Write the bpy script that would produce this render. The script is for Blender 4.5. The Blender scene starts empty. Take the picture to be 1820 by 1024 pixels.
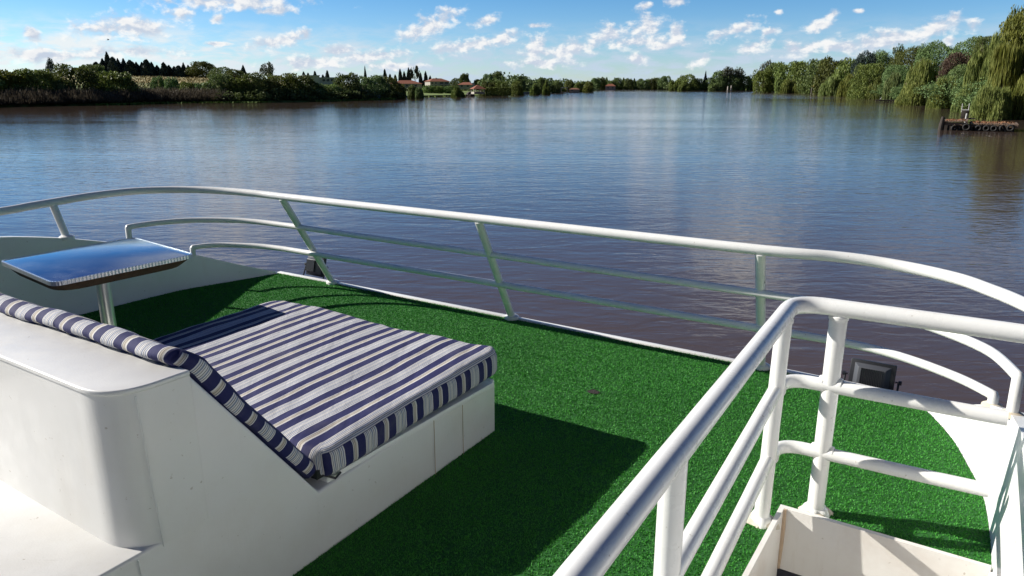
import bpy, math, random
import numpy as np
from mathutils import Vector, Matrix

# ------------------------------------------------------------------ frame of reference
F = 1314.0; HY = 152.0; HC = 4.3; DK = 2.6          # focal px, horizon row, eye height, deck height
PIT = math.atan((512-HY)/F); CP, SP = math.cos(PIT), math.sin(PIT)
TH = math.atan2(2.04, 3.15)
E1 = (math.cos(TH), -math.sin(TH)); E2 = (math.sin(TH), math.cos(TH))
SUN_EL = math.radians(28.8); SUN_AZ = math.atan2(-.967, .255)   # azimuth from +Y towards +X

S = bpy.context.scene
COL = S.collection
# ------------------------------------------------------------------ camera
cam = bpy.data.cameras.new('camera'); cam.lens = F/1820*36; cam.sensor_width = 36
cam.clip_start = .05; cam.clip_end = 9000
co = bpy.data.objects.new('camera', cam); COL.objects.link(co)
co.location = (0, 0, HC); co.rotation_euler = (math.pi/2-PIT, 0, 0)
S.camera = co
S.view_settings.view_transform = 'Standard'; S.view_settings.look = 'None'
S.view_settings.gamma = 1; S.view_settings.use_curve_mapping = False
S.view_settings.exposure = 0.54
S.cycles.max_bounces = 6; S.cycles.diffuse_bounces = 3; S.cycles.glossy_bounces = 3
S.cycles.transmission_bounces = 3; S.cycles.transparent_max_bounces = 8; S.cycles.caustics_reflective = False

# ------------------------------------------------------------------ node helpers
def nd(nt, t, inp=None, **kw):
    n = nt.nodes.new(t)
    for k, v in kw.items(): setattr(n, k, v)
    if inp:
        for k, v in inp.items():
            if isinstance(v, bpy.types.NodeSocket): nt.links.new(v, n.inputs[k])
            else: n.inputs[k].default_value = v
    return n
def mth(nt, op, a, b=None, c=None, clamp=False):
    d = {0: a}
    if b is not None: d[1] = b
    if c is not None: d[2] = c
    n = nd(nt, 'ShaderNodeMath', d, operation=op); n.use_clamp = clamp
    return n.outputs[0]
def smooth(nt, v, lo, hi, o0=0., o1=1., typ='SMOOTHSTEP'):
    n = nd(nt, 'ShaderNodeMapRange', {0: v, 1: lo, 2: hi, 3: o0, 4: o1}, interpolation_type=typ)
    return n.outputs[0]
def mixc(nt, f, a, b, mode='MIX'):
    n = nt.nodes.new('ShaderNodeMix'); n.data_type = 'RGBA'; n.blend_type = mode
    for k, v in ((0, f), (6, a), (7, b)):
        if isinstance(v, bpy.types.NodeSocket): nt.links.new(v, n.inputs[k])
        else: n.inputs[k].default_value = v if k == 0 else (tuple(v)+(1,))[:4]
    return n.outputs[2]
def noise(nt, vec, scale, detail=4, rough=.55, dist=0.):
    return nd(nt, 'ShaderNodeTexNoise', {'Vector': vec, 'Scale': scale, 'Detail': detail, 'Roughness': rough, 'Distortion': dist})

# ------------------------------------------------------------------ sky with clouds
W = bpy.data.worlds.new('World'); S.world = W; W.use_nodes = True
nt = W.node_tree; nt.nodes.clear()
tc = nd(nt, 'ShaderNodeTexCoord')
DIR = tc.outputs['Generated']
sep = nd(nt, 'ShaderNodeSeparateXYZ', {0: DIR})
X, Y, Z = sep.outputs
Zp = mth(nt, 'MAXIMUM', Z, 0.0)
sky = nd(nt, 'ShaderNodeTexSky', sky_type='NISHITA')
sky.sun_disc = False; sky.sun_elevation = SUN_EL; sky.sun_rotation = SUN_AZ; sky.altitude = 1400
sky.air_density = 1.0; sky.dust_density = .6; sky.ozone_density = 2.2
skyc = nd(nt, 'ShaderNodeHueSaturation', {'Saturation': 1.12, 'Value': 1.0, 'Color': sky.outputs[0]}).outputs[0]
# angular coordinates in degrees
az = mth(nt, 'MULTIPLY', mth(nt, 'ARCTAN2', X, Y), 57.2958)
el = mth(nt, 'MULTIPLY', mth(nt, 'ARCSINE', Z), 57.2958)
P = nd(nt, 'ShaderNodeCombineXYZ', {0: az, 1: el}).outputs[0]
# the air clears quickly above the horizon: deeper blue with elevation
tint = mixc(nt, smooth(nt, el, .5, 8.5, 0, 1, 'LINEAR'), (.92, 1.10, 1.38), (.45, .87, 1.20))
skyc = mixc(nt, 1.0, skyc, tint, 'MULTIPLY')
skyc = nd(nt, 'ShaderNodeVectorMath', {0: skyc, 'Scale': smooth(nt, el, 4, 24, 1.35, 1.0)}, operation='SCALE').outputs[0]
skyc = mixc(nt, 1.0, skyc, mixc(nt, smooth(nt, el, 14, 48), (1, 1, 1), (.07, .27, .60)), 'MULTIPLY')
def sky_ang(x, y):
    u = (x-910)/F; v = (512-y)/F
    d = Vector((u, CP+v*SP, -SP+v*CP)).normalized()
    return math.degrees(math.atan2(d.x, d.y)), math.degrees(math.asin(d.z))
PXD = 57.2958/F
clouds = [  # px x, y, rx, ry, tilt deg (up to the right)
 (400,4,150,15,0),(320,24,26,16,0),(488,20,45,8,5),(215,50,82,18,4),(216,38,34,14,0),(262,50,40,18,0),(60,62,14,12,40),(386,34,14,7,20),
 (490,74,62,12,12),(545,62,14,12,30),(385,78,24,4,0),
 (758,50,60,20,22),(790,34,38,18,25),(862,38,34,10,18),(828,82,66,14,10),(895,68,40,14,15),
 (1148,48,36,24,10),(1078,66,46,20,12),(1200,60,24,16,5),(1120,76,80,12,3),(950,86,34,22,35),(1000,92,62,18,8),(960,112,80,10,0),
 (1030,84,40,10,5),(1190,80,30,8,5),(1135,106,22,14,20),(955,46,26,5,2),(1195,5,28,9,5),(1150,10,14,7,10),
 (1305,54,48,12,18),(1330,46,20,12,25),(1385,21,8,6,0),(1455,44,27,12,8),(1476,28,16,8,30),(1525,20,11,4,0),(1440,84,46,12,22),(1412,88,30,14,10),
 (1370,56,14,6,10),(1342,82,34,12,18),(1250,104,26,10,30),(1600,66,70,17,14),(1558,76,44,18,10),(1660,50,50,15,14),(1694,33,16,9,20),
 (1500,84,40,10,0),(1729,46,13,12,0),(1686,72,10,7,0),(660,100,90,12,4),(560,110,80,14,6),(600,92,40,10,10),(700,118,60,8,0),(80,98,110,12,0),(230,92,90,10,0),
 (430,-52,210,40,3),(330,-130,150,40,8),(120,-90,120,26,0),(1190,-80,70,20,5),(1370,-190,130,80,10)]
msk = None; shd = None
for (x, y, rx, ry, t) in clouds:
    a, e = sky_ang(x, y)
    mp = nd(nt, 'ShaderNodeMapping', {0: P, 'Location': (a, e, 0), 'Rotation': (0, 0, math.radians(t)), 'Scale': (rx*PXD*1.55, ry*PXD*1.75, 1)}, vector_type='TEXTURE')
    ln = nd(nt, 'ShaderNodeVectorMath', {0: mp.outputs[0]}, operation='LENGTH').outputs['Value']
    msk = ln if msk is None else mth(nt, 'SMOOTH_MIN', msk, ln, .25)
msk = mth(nt, 'SUBTRACT', 1.0, msk)
Ps = nd(nt, 'ShaderNodeVectorMath', {0: P, 1: (1.0, 1.5, 1)}, operation='MULTIPLY').outputs[0]
n1 = noise(nt, Ps, .80, 10, .58, .15).outputs[0]
Ps2 = nd(nt, 'ShaderNodeVectorMath', {0: Ps, 1: (-.22, .42, 0)}, operation='ADD').outputs[0]
n2 = noise(nt, Ps2, .80, 7, .58, .15).outputs[0]
dens = mth(nt, 'ADD', msk, mth(nt, 'MULTIPLY', mth(nt, 'SUBTRACT', n1, .5), 1.75))
al = smooth(nt, dens, .33, .90)
# soft low bank of distant clouds above the horizon
Pl = nd(nt, 'ShaderNodeVectorMath', {0: P, 1: (.45, 1.6, 1)}, operation='MULTIPLY').outputs[0]
nl = noise(nt, Pl, .8, 7, .6, .3).outputs[0]
band = mth(nt, 'MULTIPLY', smooth(nt, nl, .36, .66), smooth(nt, el, 5.0, 1.4))
leftb = smooth(nt, az, 4.0, -34.0, 1.05, 1.6)
band = mth(nt, 'MULTIPLY', mth(nt, 'MULTIPLY', band, .95), leftb, clamp=True)
# higher clouds out of frame (they light and reflect in the river)
dn = mth(nt, 'ADD', Zp, .12)
hp = nd(nt, 'ShaderNodeCombineXYZ', {0: mth(nt, 'DIVIDE', X, dn), 1: mth(nt, 'DIVIDE', Y, dn), 2: 3.7}).outputs[0]
nh = noise(nt, hp, .9, 7, .58, .2).outputs[0]
hi = mth(nt, 'MULTIPLY', smooth(nt, nh, .53, .66), smooth(nt, el, 8.6, 12.0))
hi = mth(nt, 'MULTIPLY', hi, smooth(nt, el, 22, 40, .5, .2))
lit = smooth(nt, mth(nt, 'SUBTRACT', n1, n2), -.10, .14)
lit2 = smooth(nt, dens, .25, 1.35, 1.0, .55)
ccol = mixc(nt, mth(nt, 'MULTIPLY', lit, lit2), (7.6, 8.6, 10.2), (14.2, 13.9, 13.3))
lowc = mixc(nt, smooth(nt, az, 0, -30), (7.2, 8.8, 10.6), (11.0, 11.9, 12.3))
c = mixc(nt, band, skyc, lowc)
c = mixc(nt, hi, c, (10.5, 10.5, 10.5))
c = mixc(nt, al, c, ccol)
c = nd(nt, 'ShaderNodeVectorMath', {0: c, 'Scale': smooth(nt, mth(nt, 'COSINE', mth(nt, 'MULTIPLY', mth(nt, 'ADD', az, 20.), .0174533)), .35, -.35, 1.0, .36)}, operation='SCALE').outputs[0]   # the sky away from the sun is deeper
bg = nd(nt, 'ShaderNodeBackground', {'Color': c, 'Strength': .052})
wo = nd(nt, 'ShaderNodeOutputWorld', {'Surface': bg.outputs[0]})
W.cycles.sampling_method = 'MANUAL'; W.cycles.sample_map_resolution = 1024

# ------------------------------------------------------------------ sun
sl = bpy.data.lights.new('sun', 'SUN'); sl.energy = 5.0; sl.angle = math.radians(.5); sl.color = (1, .95, .87)
so = bpy.data.objects.new('sun', sl); COL.objects.link(so)
sd = Vector((math.sin(SUN_AZ)*math.cos(SUN_EL), math.cos(SUN_AZ)*math.cos(SUN_EL), math.sin(SUN_EL)))
so.rotation_euler = sd.to_track_quat('Z', 'Y').to_euler(); so.location = (-20, 5, 20)

# ------------------------------------------------------------------ coordinates
def B(a, b, z=0.):                       # boat frame -> world
    return Vector((a*E1[0]+b*E2[0], a*E1[1]+b*E2[1], z+DK))
def depth_at(y):                         # depth of the water surface seen at row y
    v = (512-y)/F; return HC*(CP+v*SP)/(SP-v*CP)
def at(x, y, Yd):                        # point at forward depth Yd on the line of sight (x, y)
    u = (x-910)/F; v = (512-y)/F; k = Yd/(CP+v*SP)
    return Vector((u*k, Yd, HC+(-SP+v*CP)*k))

# ------------------------------------------------------------------ object helpers
def tag(o, label=None, cat=None, group=None, kind=None):
    if label: o['label'] = label
    if cat: o['category'] = cat
    if group: o['group'] = group
    if kind: o['kind'] = kind
    return o
def empty(name, loc, label, cat, group=None):
    o = bpy.data.objects.new(name, None); COL.objects.link(o); o.location = loc; o.empty_display_size = .2
    bpy.context.view_layer.update()
    return tag(o, label, cat, group)
class MB:
    def __init__(s): s.v = []; s.f = []; s.uv = []
    def add(s, vs, fs, uvs=None):
        n = len(s.v); s.v += [tuple(p) for p in vs]; s.f += [tuple(i+n for i in f) for f in fs]
        s.uv += uvs if uvs else [None]*len(fs)
    def prism(s, pts, z0, z1, fn=B):
        n = len(pts)
        vs = [fn(a, b, z0) for a, b in pts]+[fn(a, b, z1) for a, b in pts]
        fs = [(i, (i+1) % n, n+(i+1) % n, n+i) for i in range(n)]+[tuple(range(n, 2*n)), tuple(reversed(range(n)))]
        s.add(vs, fs)
    def box(s, p0, p1, fn=B):
        (x0, y0, z0), (x1, y1, z1) = p0, p1
        s.prism([(x0, y0), (x1, y0), (x1, y1), (x0, y1)], z0, z1, fn)
    def tube(s, pts, r, n=16, smooth_n=0, caps=True):
        pts = [Vector(p) for p in pts]
        if smooth_n: pts = catmull(pts, smooth_n)
        rs = list(r) if isinstance(r, (list, tuple)) else [r]*len(pts)
        if len(rs) != len(pts): rs = list(np.interp(np.linspace(0, len(rs)-1, len(pts)), range(len(rs)), rs))
        base = len(s.v); m = len(pts); up = None
        for i, p in enumerate(pts):
            t = (pts[min(i+1, m-1)]-pts[max(i-1, 0)]).normalized()
            if up is None:
                up = Vector((0, 0, 1)) if abs(t.z) < .9 else Vector((1, 0, 0))
            x = t.cross(up).normalized(); y = x.cross(t).normalized(); up = y
            for k in range(n):
                a = 2*math.pi*k/n; q = p+(x*math.cos(a)+y*math.sin(a))*rs[i]; s.v.append(tuple(q))
        for i in range(m-1):
            for k in range(n):
                a = base+i*n+k; b2 = base+i*n+(k+1) % n
                s.f.append((a, b2, b2+n, a+n)); s.uv.append(None)
        if caps:
            s.f.append(tuple(base+k for k in reversed(range(n)))); s.uv.append(None)
            s.f.append(tuple(base+(m-1)*n+k for k in range(n))); s.uv.append(None)
    def build(s, name, mat, parent=None, sm=False, bevel=0., seg=2, ang=40):
        me = bpy.data.meshes.new(name); me.from_pydata(s.v, [], s.f)
        if any(u is not None for u in s.uv):
            l = me.uv_layers.new(name='UVMap')
            for p, u in zip(me.polygons, s.uv):
                if u is not None:
                    for li, w in zip(p.loop_indices, u): l.data[li].uv = w
        me.validate(); me.update()
        import bmesh
        bm = bmesh.new(); bm.from_mesh(me); bmesh.ops.recalc_face_normals(bm, faces=bm.faces)
        if bevel:
            bmesh.ops.bevel(bm, geom=[e for e in bm.edges if len(e.link_faces) == 2 and e.calc_face_angle(0) > .5], offset=bevel, segments=seg, affect='EDGES', profile=.5)
        bm.to_mesh(me); bm.free()
        return link(name, me, mat, parent, sm or bool(bevel), ang)
def link(name, me, mat, parent=None, sm=False, ang=40):
    if mat: me.materials.append(mat)
    if sm:
        me.shade_smooth()
        try: me.set_sharp_from_angle(angle=math.radians(ang))
        except Exception: pass
    o = bpy.data.objects.new(name, me); COL.objects.link(o)
    if parent is not None:
        o.parent = parent
        me.transform(Matrix.Translation(-parent_world(parent)))
    return o
def parent_world(p):
    v = Vector((0, 0, 0))
    while p is not None: v += p.location; p = p.parent
    return v
def catmull(pts, k):
    out = []; n = len(pts)
    for i in range(n-1):
        p0 = pts[max(i-1, 0)]; p1 = pts[i]; p2 = pts[i+1]; p3 = pts[min(i+2, n-1)]
        for j in range(k):
            t = j/k
            out.append(.5*((2*p1)+(p2-p0)*t+(2*p0-5*p1+4*p2-p3)*t*t+(3*p1-p0-3*p2+p3)*t**3))
    out.append(pts[-1]); return out
def fillet(a, c, b, r, n=8):             # round a corner c between a and b
    a, c, b = Vector(a), Vector(c), Vector(b)
    u = (a-c).normalized(); w = (b-c).normalized()
    p0 = c+u*r; p1 = c+w*r
    return [(1-t)**2*p0+2*t*(1-t)*c+t*t*p1 for t in [i/n for i in range(n+1)]]
def quads_mesh(name, V, mat, tri=False, sm=False):      # V: (N,k,3) array of separate faces
    N, k = V.shape[:2]
    me = bpy.data.meshes.new(name)
    me.vertices.add(N*k); me.vertices.foreach_set('co', V.reshape(-1).astype(np.float32))
    me.loops.add(N*k); me.loops.foreach_set('vertex_index', np.arange(N*k, dtype=np.int32))
    me.polygons.add(N); me.polygons.foreach_set('loop_start', np.arange(0, N*k, k, dtype=np.int32))
    me.polygons.foreach_set('loop_total', np.full(N, k, dtype=np.int32))
    me.update(calc_edges=True)
    me.materials.append(mat)
    return me

# ------------------------------------------------------------------ materials
def mat(name):
    m = bpy.data.materials.new(name); m.use_nodes = True; n = m.node_tree; n.nodes.clear()
    out = nd(n, 'ShaderNodeOutputMaterial')
    return m, n, out
def pbr(n, out, col, rough=.5, bump=None, bs=.1, bd=.01, **kw):
    d = {'Base Color': col if isinstance(col, bpy.types.NodeSocket) else tuple(col)+(1,), 'Roughness': rough}
    d.update(kw)
    b = nd(n, 'ShaderNodeBsdfPrincipled', d)
    if bump is not None:
        bp = nd(n, 'ShaderNodeBump', {'Height': bump, 'Strength': bs, 'Distance': bd}); n.links.new(bp.outputs[0], b.inputs['Normal'])
    n.links.new(b.outputs[0], out.inputs[0]); return b
def OC(n): return nd(n, 'ShaderNodeTexCoord').outputs['Object']
def GP(n): return nd(n, 'ShaderNodeNewGeometry').outputs['Position']

def painted(name, col, dirt=(.55, .48, .36), rough=.3, amt=.25, corr=False):
    m, n, o = mat(name); p = GP(n)
    a = noise(n, p, 1.7, 6, .65).outputs[0]; b = noise(n, p, 38, 3, .6).outputs[0]; g = noise(n, p, 9, 5, .7).outputs[0]
    f = mth(n, 'MULTIPLY', smooth(n, a, .42, .75), amt)
    sp = mth(n, 'MULTIPLY', smooth(n, b, .70, .74), .5)
    cc = mixc(n, f, col, dirt); cc = mixc(n, sp, cc, (.3, .24, .16))
    st2 = noise(n, nd(n, 'ShaderNodeMapping', {0: p, 'Scale': (7, 7, .9)}).outputs[0], 1., 6, .7).outputs[0]
    cc = mixc(n, smooth(n, st2, .56, .74, 0, amt*.7), cc, dirt)
    sc2 = noise(n, nd(n, 'ShaderNodeMapping', {0: p, 'Rotation': (.4, .3, .9), 'Scale': (4, 90, 40)}).outputs[0], 1., 3, .5).outputs[0]
    cc = mixc(n, mth(n, 'MULTIPLY', smooth(n, sc2, .70, .76), smooth(n, a, .45, .6, 0, .4)), cc, (.34, .32, .28))
    rg = smooth(n, g, .3, .7, rough-.06, rough+.12)
    h = noise(n, p, 14, 4, .6).outputs[0]
    if corr:
        wv = nd(n, 'ShaderNodeTexNoise', {'Vector': nd(n, 'ShaderNodeMapping', {0: p, 'Rotation': (0, 0, TH), 'Scale': (160, 160, 12)}).outputs[0], 'Scale': 1., 'Detail': 2})
        h = mth(n, 'ADD', h, mth(n, 'MULTIPLY', wv.outputs[0], .35))
    pbr(n, o, cc, rg, h, .10, .008, **{'Coat Weight': .15, 'Coat Roughness': .15})
    return m
M = {}
M['rail'] = painted('white_rail_paint', (.84, .84, .81), rough=.22, amt=.12)
M['gel'] = painted('cream_gelcoat', (.74, .735, .71), dirt=(.56, .51, .42), rough=.42, amt=.3, corr=True)
M['bulw'] = painted('white_bulwark_paint', (.84, .84, .825), rough=.35, amt=.16)
M['hatch'] = painted('cream_hatch_paint', (.80, .785, .745), dirt=(.50, .41, .32), rough=.5, amt=.5)
M['seal'] = painted('old_sealant', (.66, .60, .48), dirt=(.36, .25, .14), rough=.7, amt=.7)
m, n, o = mat('rust_stain'); pbr(n, o, mixc(n, noise(n, GP(n), 30, 4).outputs[0], (.42, .30, .2), (.6, .47, .34)), .8); M['rust'] = m

m, n, o = mat('black_plastic'); pbr(n, o, (.018, .019, .022), .38, noise(n, GP(n), 60, 3).outputs[0], .1, .002); M['black'] = m
m, n, o = mat('dark_grey_metal'); pbr(n, o, (.07, .075, .085), .45, noise(n, GP(n), 80, 3).outputs[0], .1, .002); M['dgrey'] = m
m, n, o = mat('glass_lens'); pbr(n, o, (.12, .12, .13), .06); M['lens'] = m
m, n, o = mat('painted_gap_shade'); pbr(n, o, (.02, .022, .035), .7); M['gap_shade'] = m  # near-black colour painted as the shade inside the stairwell

m, n, o = mat('brushed_metal')
p = GP(n); sc = noise(n, nd(n, 'ShaderNodeMapping', {0: p, 'Rotation': (0, 0, TH+.4), 'Scale': (3, 60, 3)}).outputs[0], 1., 5, .7).outputs[0]
bl = noise(n, p, 5, 5, .7).outputs[0]
pbr(n, o, mixc(n, bl, (.60, .66, .68), (.72, .79, .82)), smooth(n, bl, .3, .75, .15, .28), sc, .04, .002, Metallic=1.0); M['metal'] = m
m, n, o = mat('ribbed_trim')
p = GP(n); mp = nd(n, 'ShaderNodeMapping', {0: p, 'Rotation': (0, 0, TH), 'Scale': (1, 1, 1)}).outputs[0]
s_ = nd(n, 'ShaderNodeSeparateXYZ', {0: mp}); wv = mth(n, 'SINE', mth(n, 'MULTIPLY', mth(n, 'ADD', s_.outputs[0], s_.outputs[1]), 330.))
pbr(n, o, (.66, .67, .68), .3, wv, .35, .003, Metallic=1.0); M['trim'] = m
m, n, o = mat('tube_alloy'); pbr(n, o, (.62, .63, .60), .3, noise(n, GP(n), 12, 3).outputs[0], .05, .003, Metallic=.85); M['alloy'] = m
m, n, o = mat('brown_board'); pbr(n, o, mixc(n, noise(n, GP(n), 25, 5).outputs[0], (.035, .018, .012), (.11, .05, .03)), .8, noise(n, GP(n), 50, 4).outputs[0], .6, .006); M['board'] = m

# striped canvas: u runs across the stripes, one unit is one repeat
m, n, o = mat('striped_canvas')
uv = nd(n, 'ShaderNodeUVMap'); su = nd(n, 'ShaderNodeSeparateXYZ', {0: uv.outputs[0]})
fr = mth(n, 'FRACT', su.outputs[0])
rp = nd(n, 'ShaderNodeValToRGB', {0: fr}); cr = rp.color_ramp; cr.interpolation = 'CONSTANT'
NV = (.010, .012, .085); WH = (.62, .61, .60); GB = (.20, .235, .32); CRM = (.50, .45, .37); LN = (.05, .05, .09)
st = [(0, NV), (.24, WH), (.268, LN), (.28, WH), (.302, GB), (.33, WH), (.355, LN), (.367, WH), (.405, LN), (.417, WH), (.44, GB), (.475, WH),
      (.50, LN), (.512, WH), (.54, GB), (.57, WH), (.60, NV), (.84, WH), (.867, LN), (.877, CRM), (.915, LN), (.925, CRM), (.955, WH), (.99, NV)]
while len(cr.elements) < len(st): cr.elements.new(.5)
for e_, (q, cc) in zip(cr.elements, st): e_.position = q
for e_, (q, cc) in zip(cr.elements, st): e_.color = cc+(1,)
p = GP(n); g = noise(n, p, 6, 5, .65).outputs[0]
cc = mixc(n, smooth(n, g, .45, .8, 0, .10), rp.outputs[0], (.40, .37, .32))
wr = noise(n, nd(n, 'ShaderNodeMapping', {0: p, 'Rotation': (0, 0, TH-.2), 'Scale': (9, 3, 6)}).outputs[0], 1., 4, .5, .6).outputs[0]
wv = noise(n, p, 420, 2, .5).outputs[0]
h = mth(n, 'ADD', mth(n, 'MULTIPLY', wr, 1.), mth(n, 'MULTIPLY', wv, .05))
pbr(n, o, cc, .85, h, .55, .018); M['canvas'] = m

# artificial turf
m, n, o = mat('turf_blades'); p = GP(n)
a = noise(n, p, 260, 2, .6).outputs[0]; b = noise(n, p, 1.4, 5, .6).outputs[0]
cc = mixc(n, smooth(n, a, .3, .72), (.02, .18, .018), (.11, .43, .065))
cc = mixc(n, smooth(n, b, .40, .7, 0, .3), cc, (.04, .18, .03))
pb = pbr(n, o, cc, .6, **{'Specular IOR Level': .25})
tr = nd(n, 'ShaderNodeBsdfTranslucent', {'Color': cc}); mx = nd(n, 'ShaderNodeMixShader', {0: .10, 1: pb.outputs[0], 2: tr.outputs[0]})
n.links.new(mx.outputs[0], o.inputs[0]); M['turf'] = m
m, n, o = mat('turf_backing'); p = GP(n)
pbr(n, o, mixc(n, noise(n, p, 200, 3).outputs[0], (.008, .07, .008), (.02, .15, .02)), .9); M['turfb'] = m
m, n, o = mat('burnt_turf'); pbr(n, o, mixc(n, noise(n, GP(n), 120, 3).outputs[0], (.008, .007, .006), (.05, .035, .025)), .9, noise(n, GP(n), 90, 3).outputs[0], 1, .01); M['burn'] = m

# water
m, n, o = mat('river_water'); p = GP(n)
def wav(sx, sy, rot, det, dist, rough=.55):
    mp = nd(n, 'ShaderNodeMapping', {0: p, 'Rotation': (0, 0, rot), 'Scale': (sx, sy, 1)}).outputs[0]
    return noise(n, mp, 1., det, rough, dist).outputs[0]
big = wav(.05, .12, .3, 3, .2); mid = wav(.45, 1.0, .12, 3, .5); sml = wav(1.6, 3.6, -.15, 4, .6, .5)
patch = wav(.010, .05, .05, 4, .3)
hh = mth(n, 'ADD', mth(n, 'MULTIPLY', mid, .026), mth(n, 'MULTIPLY', sml, .013))
sxy = nd(n, 'ShaderNodeSeparateXYZ', {0: p}).outputs
yy = mth(n, 'ADD', sxy[1], mth(n, 'MULTIPLY', patch, 160.))
gust = mth(n, 'MULTIPLY', mth(n, 'MULTIPLY', smooth(n, yy, 330, 370), smooth(n, yy, 640, 520)), smooth(n, sxy[0], -20, 40))
hh = mth(n, 'MULTIPLY', hh, mth(n, 'ADD', smooth(n, patch, .3, .7, .6, 1.25), mth(n, 'MULTIPLY', gust, 2.2)))
hh = mth(n, 'ADD', hh, mth(n, 'MULTIPLY', big, .035))
bp = nd(n, 'ShaderNodeBump', {'Height': hh, 'Strength': 1.0, 'Distance': 1.0})
cn = wav(.02, .02, 0, 4, 0)
cw = mixc(n, cn, (.070, .050, .040), (.094, .066, .052))
pw = nd(n, 'ShaderNodeBsdfPrincipled', {'Base Color': cw, 'Roughness': .045, 'IOR': 1.37, 'Normal': bp.outputs[0]})
n.links.new(pw.outputs[0], o.inputs[0]); M['water'] = m

# ground
m, n, o = mat('bank_ground'); p = GP(n)
a = noise(n, p, .05, 6, .65).outputs[0]; b = noise(n, p, .6, 5, .7).outputs[0]
fl = smooth(n, nd(n, 'ShaderNodeSeparateXYZ', {0: p}).outputs[2], 3.6, 5.6)
dry = mixc(n, smooth(n, b, .35, .65), (.40, .32, .14), (.30, .27, .10))
dry = mixc(n, smooth(n, a, .5, .62), dry, (.09, .12, .035))
grn = mixc(n, smooth(n, b, .3, .7), (.12, .18, .035), (.19, .25, .06))
pbr(n, o, mixc(n, fl, grn, dry), .95, b, .6, .3); M['ground'] = m

def leafmat(name, c0, c1, tr=.25, var=.12, sc=.9):
    m, n, o = mat(name); p = GP(n)
    a = noise(n, p, sc, 4, .65).outputs[0]
    oi = nd(n, 'ShaderNodeObjectInfo').outputs['Random']
    cc = mixc(n, smooth(n, a, .3, .7), c0, c1)
    hs = nd(n, 'ShaderNodeHueSaturation', {'Hue': smooth(n, oi, 0, 1, .5-var*.18, .5+var*.01, 'LINEAR'), 'Saturation': smooth(n, oi, 0, 1, 1.05, .85, 'LINEAR'), 'Value': smooth(n, oi, 0, 1, 1-var, 1+var, 'LINEAR'), 'Color': cc}).outputs[0]
    d = nd(n, 'ShaderNodeBsdfPrincipled', {'Base Color': hs, 'Roughness': .6, 'Specular IOR Level': .25})
    t = nd(n, 'ShaderNodeBsdfTranslucent', {'Color': hs}); x = nd(n, 'ShaderNodeMixShader', {0: tr, 1: d.outputs[0], 2: t.outputs[0]})
    n.links.new(x.outputs[0], o.inputs[0]); return m
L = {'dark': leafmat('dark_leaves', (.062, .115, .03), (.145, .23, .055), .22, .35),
     'mid': leafmat('green_leaves', (.075, .15, .028), (.18, .27, .05), .22, .35),
     'light': leafmat('light_leaves', (.10, .15, .035), (.19, .23, .06), .25, .2),
     'willow': leafmat('willow_leaves', (.12, .18, .035), (.26, .32, .075), .35, .25),
     'conif': leafmat('hazy_conifer_needles', (.026, .044, .044), (.048, .075, .062), .08, .2),  # bluish tone puts distance haze into the needle colour
     'copper': leafmat('copper_leaves', (.06, .03, .02), (.11, .065, .035), .15, .2),
     'pale': leafmat('pale_leaves', (.07, .085, .05), (.14, .15, .09), .2, .2),
     'reed': leafmat('reed_leaves', (.07, .062, .04), (.15, .13, .08), .25, .2, .25),
     'scrub': leafmat('scrub_leaves', (.06, .105, .032), (.145, .21, .06), .2, .2, .12)}
m, n, o = mat('bark'); pbr(n, o, mixc(n, noise(n, GP(n), 4, 5).outputs[0], (.05, .035, .025), (.13, .10, .075)), .9); M['bark'] = m
def flat(name, c0, c1, sc=3, rough=.8):
    m, n, o = mat(name); pbr(n, o, mixc(n, noise(n, GP(n), sc, 5).outputs[0], c0, c1), rough); return m
M['plaster'] = flat('cream_plaster', (.34, .31, .26), (.42, .38, .33)); M['tile'] = flat('red_roof_tiles', (.20, .065, .035), (.30, .11, .06), 1.5)
M['thatch'] = flat('brown_tiles', (.16, .07, .04), (.25, .12, .07), 1.5); M['window'] = flat('dark_window_glass', (.03, .035, .045), (.05, .06, .07), 2, .15)
M['whitew'] = flat('weathered_white', (.45, .44, .41), (.58, .57, .54)); M['roofgrey'] = flat('grey_roof_sheet', (.28, .30, .32), (.40, .42, .44))
M['wood'] = flat('weathered_wood', (.10, .065, .045), (.26, .18, .12), 6); M['dwood'] = flat('dark_wet_wood', (.02, .016, .013), (.06, .045, .035), 6)
M['litter'] = flat('fallen_leaves', (.16, .07, .03), (.30, .15, .07), 8); M['rubber'] = flat('old_rubber', (.010, .010, .010), (.03, .028, .026), 8)
M['orange'] = flat('orange_canvas', (.6, .28, .13), (.7, .36, .18)); M['blue'] = flat('blue_sign_paint', (.15, .3, .5), (.2, .38, .6))
M['stone'] = flat('stone_wall', (.2, .17, .13), (.33, .29, .24), 2); M['weed'] = flat('green_water_weed', (.14, .24, .03), (.24, .33, .06), .8)
M['hull'] = M['bulw']

# ================================================================== BOAT
K = .55
def rk(a, z): return B(a, 4.45-K*z, z)                      # straight part of the raked bow rail plane
boat = empty('houseboat', B(-2.88, 2.2, -.05), 'white boat whose carpeted upper deck fills the foreground', 'boat')
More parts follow.
